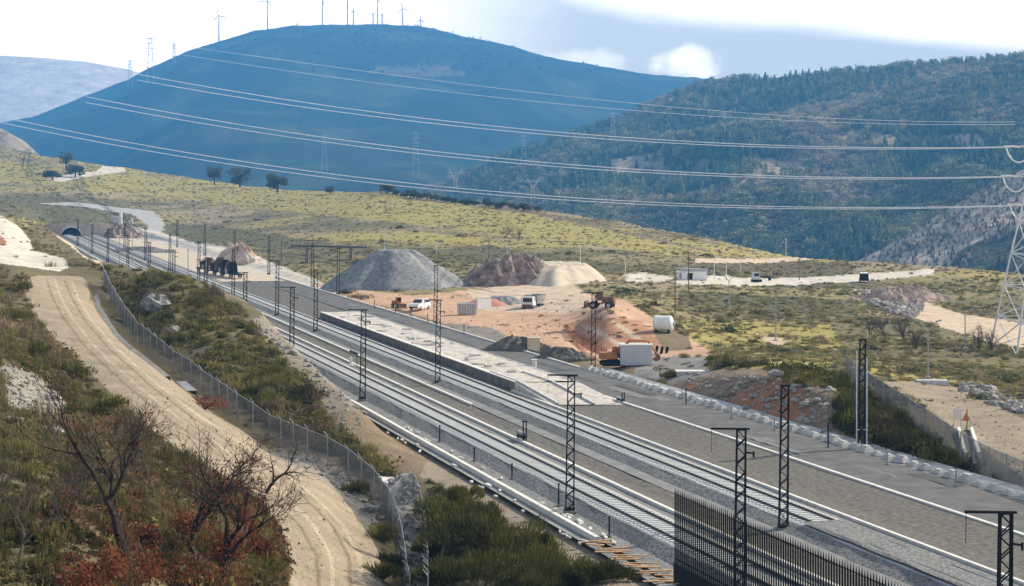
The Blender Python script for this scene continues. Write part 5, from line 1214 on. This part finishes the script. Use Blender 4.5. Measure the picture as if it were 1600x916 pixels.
# broom bushes near the ditch
bl = [(695,815,2.6,1.9,'broom bush nearest the drainage channel fence'),(745,860,3.4,2.9,'large dark-sided broom bush in the middle of the clump'),(795,868,2.8,2.5,'broom bush behind the large dark-sided one, towards the ditch'),(790,925,3.4,3.0,'largest broom bush at the bottom of the clump'),(850,910,2.9,2.6,'broom bush at the right end of the clump with shaded face'),(700,915,2.4,1.6,'pale green broom bush at the bottom left of the clump'),(937,908,2.2,1.1,'small isolated broom bush right of the clump beside the ditch'),(905,918,1.5,1.0,'small broom tuft left of the isolated one'),(842,858,1.3,1.0,'small broom bush at the upper right of the clump'),(715,782,1.7,1.0,'small broom bush at the upper left of the clump'),(682,865,1.8,1.2,'low broom bush beside the channel fence'),(748,812,1.8,1.1,'broom bush on the ditch side of the clump'),(835,945,2.4,1.8,'broom bush cut by the bottom edge')]
for i,(x,y,w,h,lb) in enumerate(bl): bush(x,y,w*1.1,h*1.1,300+i,'broom',lb,3600,.14)
kb = [(555,770,1.3,.9,'round dark bush on the stony verge at the dirt road bend'),(605,845,1.8,1.2,'green bush between the road bend and the drainage channel'),(615,890,1.6,1.1,'lower green bush between the road bend and the drainage channel'),(600,905,1.2,1.0,'bush at the bottom beside the road bend'),(255,505,2.2,1.5,'bright green gorse bush below the large boulder on the knoll'),(225,445,1.8,1.2,'gorse bush near the top of the knoll'),(310,475,2.2,1.3,'bright gorse bush on the crest of the knoll'),(430,590,2.6,1.5,'large green bush on the slope of the knoll'),(480,620,2.4,1.3,'green bush at the right shoulder of the knoll'),(390,620,2.0,1.2,'dark bush above the fence bend'),(125,655,2.2,1.3,'dark bush overhanging the hollow at left'),(60,560,2.4,1.5,'green bush above the gravel patch'),(20,500,2.6,1.6,'green bush at the left edge beside the dirt road'),(120,590,2.2,1.4,'green bush on the road bank left'),(170,640,1.8,1.2,'bush at the lower end of the road bank'),(30,455,2.0,1.2,'bush at the upper left end of the road bank'),(410,900,1.6,1.1,'green bush inside the road bend'),(1385,690,2.2,1.4,'bright green bush in the middle of the shrub bank'),(1330,640,2.4,1.3,'dark bush right of the mast with pale poles'),(1460,720,2.2,1.2,'bush near the lower part of the shrub bank'),(1040,592,1.6,1.2,'round olive bush at the far road below the cabin'),(565,468,3.4,1.3,'olive bush at the left foot of the gravel heap'),(540,460,2.6,1.1,'olive bush further left along the kerb'),(520,452,2.4,.9,'low olive bush at the kerb beyond the yard')]
for i,(x,y,w,h,lb) in enumerate(kb): bush(x,y,w,h,400+i,'broom',lb,700,.15)
# ridge trees
def rtree(px, py, wpx, hpx, seed, label, lm='darkl', bare_=False):
    p = at(px,py); k = p.y/F; t = thing('round_tree' if not bare_ else 'bare_tree',label,'tree',p); r = random.Random(seed); w = wpx*k; h = hpx*k
    st = MB().tube((0,0,-.5),(0,0,h*.55),w*.05,w*.03,6)
    for i in range(7): a = 6.28*i/7; st.tube((0,0,h*r.uniform(.25,.5)),(w*.35*math.cos(a),w*.35*math.sin(a),h*r.uniform(.6,.9)),w*.025,w*.008,4)
    st.build('trunk','bark' if not bare_ else 'barkg',t)
    lf = MB(); subs = [(r.uniform(-.34,.34)*w,r.uniform(-.34,.34)*w,h*r.uniform(.28,.80),r.uniform(.14,.26)) for _ in range(15)]
    for i in range(650 if not bare_ else 420):
        sx,sy,sz,sr = r.choice(subs); v = Vector((r.gauss(0,1),r.gauss(0,1),r.gauss(0,1))).normalized()*r.uniform(.6,1)
        lf.leaf((sx+v.x*sr*w,sy+v.y*sr*w,sz+v.z*sr*h*.8),w*.10*r.uniform(.6,1.3),r)
    lf.build('crown',lm,t)
for i,(x,y,w,h,lb) in enumerate([(335,289,24,33,'dark round tree on the ridge, left of the three'),(375,293,34,33,'dark round tree on the ridge, middle of the three'),(434,300,38,31,'dark round tree on the ridge, right of the three'),(515,304,16,14,'small dark tree right of the three ridge trees'),(605,303,26,17,'low dark tree at the left end of the hedge line'),(103,262,20,26,'tall dark tree in the clump on the left hill'),(118,277,30,24,'wide grey tree right in the clump on the left hill'),(82,281,30,18,'low grey tree left in the clump on the left hill')]):
    rtree(x,y,w,h,500+i,lb)
for i in range(22):
    x = 618+i*10.5+rnd.uniform(-4,4); y = np.interp(x,[600,700,850],[303,316,333])+1
    rtree(x,y,rnd.uniform(13,22),rnd.uniform(8,15),530+i,'low dark bush in the ridge hedge line, number %s from the left'%['one','two','three','four','five','six','seven','eight','nine','ten','eleven','twelve','thirteen','fourteen','fifteen','sixteen','seventeen','eighteen','nineteen','twenty','twenty-one','twenty-two'][i])
# bare grey bushes at right
def greyb(px,py,h,seed,label):
    p = at(px,py); t = thing('bare_bush',label,'bush',p); mb = MB(); 
    for k in range(4):
        m2,_ = branchy(seed+k,h,.07,.6,3,(rnd.uniform(-.5,.5),rnd.uniform(-.5,.5)),(2,4)); mb.add(m2.v,m2.f)
    mb.build('twigs','barkg',t)
for i,(x,y,h,lb) in enumerate([(1360,525,5.0,'leftmost of the bare grey bushes beyond the shrub bank'),(1385,530,5.4,'second of the bare grey bushes from the left'),(1412,535,5.2,'third of the bare grey bushes from the left'),(1432,545,4.2,'rightmost of the bare grey bushes in the clump'),(1530,545,4.6,'bare grey bush beside the sandy strip'),(1550,548,4.0,'bare grey bush left of the big pylon'),(790,372,7,'bare grey thicket on the hill above the rock heap'),(810,376,6,'bare grey thicket further right on the hill')]): greyb(x,y,h,700+10*i,lb)

# ------------------------------------------------------------------ haze, sky, sun, camera
hz = MB().box((0,2950,250),(16000,7500,800)).build('haze','conc'); hz.data.materials.clear()
m = bpy.data.materials.new('haze_air'); m.use_nodes = True; nt = m.node_tree; nt.nodes.clear(); o_ = nt.nodes.new('ShaderNodeOutputMaterial'); pv = nt.nodes.new('ShaderNodeVolumePrincipled')
pv.inputs['Color'].default_value = (.11,.45,.97,1); pv.inputs['Density'].default_value = .000195; pv.inputs['Anisotropy'].default_value = .0
nt.links.new(pv.outputs[0], o_.inputs['Volume']); hz.data.materials.append(m); tag(hz,'blue haze filling the valley air','haze',kind='stuff')
SUN_AZ, SUN_EL = R(62), R(33)     # azimuth measured from the view direction (+Y) towards the right (+X)
sd = Vector((math.sin(SUN_AZ)*math.cos(SUN_EL), math.cos(SUN_AZ)*math.cos(SUN_EL), math.sin(SUN_EL)))
sl = bpy.data.lights.new('sun','SUN'); sl.energy = 5.0; sl.angle = R(.6); sl.color = (1,.90,.74); so_ = bpy.data.objects.new('sun',sl); col.objects.link(so_); so_.rotation_euler = sd.to_track_quat('Z','Y').to_euler()
w = bpy.data.worlds.new('World'); scene.world = w; w.use_nodes = True; nt = w.node_tree; nt.nodes.clear()
bg = N(nt,'ShaderNodeBackground'); wo = N(nt,'ShaderNodeOutputWorld'); nt.links.new(bg.outputs[0],wo.inputs[0]); bg.inputs['Strength'].default_value = .12
sk = N(nt,'ShaderNodeTexSky'); sk.sky_type = 'NISHITA'; sk.sun_disc = False; sk.sun_elevation = SUN_EL; sk.sun_rotation = SUN_AZ
tc = N(nt,'ShaderNodeTexCoord')
sx = N(nt,'ShaderNodeSeparateXYZ'); nt.links.new(tc.outputs['Generated'],sx.inputs[0])
def math_(op,a,b=None,c=None):
    n = N(nt,'ShaderNodeMath',operation=op)
    for i,v in enumerate((a,b,c)):
        if v is None: continue
        if isinstance(v,(int,float)): n.inputs[i].default_value = v
        else: nt.links.new(v,n.inputs[i])
    return n.outputs[0]
az = math_('DIVIDE',sx.outputs[0],math_('MAXIMUM',sx.outputs[1],.02)); el = math_('DIVIDE',sx.outputs[2],math_('MAXIMUM',sx.outputs[1],.02))
# cloud deck: streaky noise in direction space
mp = N(nt,'ShaderNodeMapping'); mp.inputs['Scale'].default_value = (1.0,1.0,5.0); nt.links.new(tc.outputs['Generated'],mp.inputs[0])
n1 = N(nt,'ShaderNodeTexNoise',Scale=5.0,Detail=8.0,Roughness=.55); nt.links.new(mp.outputs[0],n1.inputs['Vector'])
# boundary between the grey-blue band and the bright cloud above: el = line falling to the right
bound = math_('ADD',math_('MULTIPLY',az,-.115),.096)
d = math_('ADD',math_('SUBTRACT',el,bound),math_('MULTIPLY',math_('SUBTRACT',n1.outputs[0],.5),.03))
def mr(v,a,b,c=0.,e=1.):
    n = N(nt,'ShaderNodeMapRange',interpolation_type='SMOOTHSTEP'); nt.links.new(v,n.inputs['Value'])
    for k,x in zip(('From Min','From Max','To Min','To Max'),(a,b,c,e)): n.inputs[k].default_value = x
    return n.outputs[0]
top = mr(d,-.006,.010)
left = mr(math_('ADD',az,math_('MULTIPLY',math_('SUBTRACT',n1.outputs[0],.5),.1)),.05,-.09)
n2 = N(nt,'ShaderNodeTexNoise',Scale=55.0,Detail=7.0,Roughness=.6); nt.links.new(tc.outputs['Generated'],n2.inputs['Vector'])
def cum(a0,e0,ra,re):
    q = math_('ADD',math_('POWER',math_('DIVIDE',math_('SUBTRACT',az,a0),ra),2.),math_('POWER',math_('DIVIDE',math_('SUBTRACT',el,e0),re),2.)); q = math_('ADD',q,math_('MULTIPLY',math_('SUBTRACT',n2.outputs[0],.5),5.0)); return mr(q,1.9,-.1)
cu = math_('MAXIMUM',cum(.09,.062,.014,.008),math_('MULTIPLY',cum(.035,.064,.02,.006),.55))
f = math_('MAXIMUM',math_('MAXIMUM',top,left),math_('MULTIPLY',cu,.8))
mxa = N(nt,'ShaderNodeMix',data_type='RGBA'); nt.links.new(math_('MULTIPLY',n1.outputs[0],.25),mxa.inputs[0])
mxa.inputs[6].default_value = (9.6,8.9,7.7,1); mxa.inputs[7].default_value = (12.4,11.5,9.8,1)
mxb = N(nt,'ShaderNodeMix',data_type='RGBA'); nt.links.new(f,mxb.inputs[0]); nt.links.new(mxa.outputs[2],mxb.inputs[6]); mxb.inputs[7].default_value = (24,21,18,1)
# clouds fill the low front of the sky; elsewhere half clear
high = mr(sx.outputs[2],.10,.17); fr = math_('MULTIPLY',mr(n1.outputs[0],.40,.60),.75); cover = math_('ADD',math_('MULTIPLY',high,math_('SUBTRACT',fr,1.0)),1.0)
mxh = N(nt,'ShaderNodeMix',data_type='RGBA'); nt.links.new(high,mxh.inputs[0]); nt.links.new(mxb.outputs[2],mxh.inputs[6]); mxh.inputs[7].default_value = (5.4,5.0,4.5,1)
mxc = N(nt,'ShaderNodeMix',data_type='RGBA'); nt.links.new(cover,mxc.inputs[0]); nt.links.new(sk.outputs[0],mxc.inputs[6]); nt.links.new(mxh.outputs[2],mxc.inputs[7]); nt.links.new(mxc.outputs[2],bg.inputs[0])

cam = bpy.data.cameras.new('camera'); co = bpy.data.objects.new('camera',cam); col.objects.link(co); scene.camera = co
co.location = (0,0,H); co.rotation_euler = (R(90),0,0); cam.sensor_width = 36; cam.lens = 36*F/1600; cam.shift_y = -(458-HY)/1600; cam.clip_end = 60000; cam.clip_start = .5
scene.view_settings.view_transform = 'Standard'; scene.view_settings.look = 'None'; scene.view_settings.exposure = .50; scene.view_settings.gamma = 1
scene.cycles.use_denoising = True; scene.cycles.max_bounces = 5; scene.cycles.volume_bounces = 0; scene.cycles.transparent_max_bounces = 12
scene.cycles.use_adaptive_sampling = True
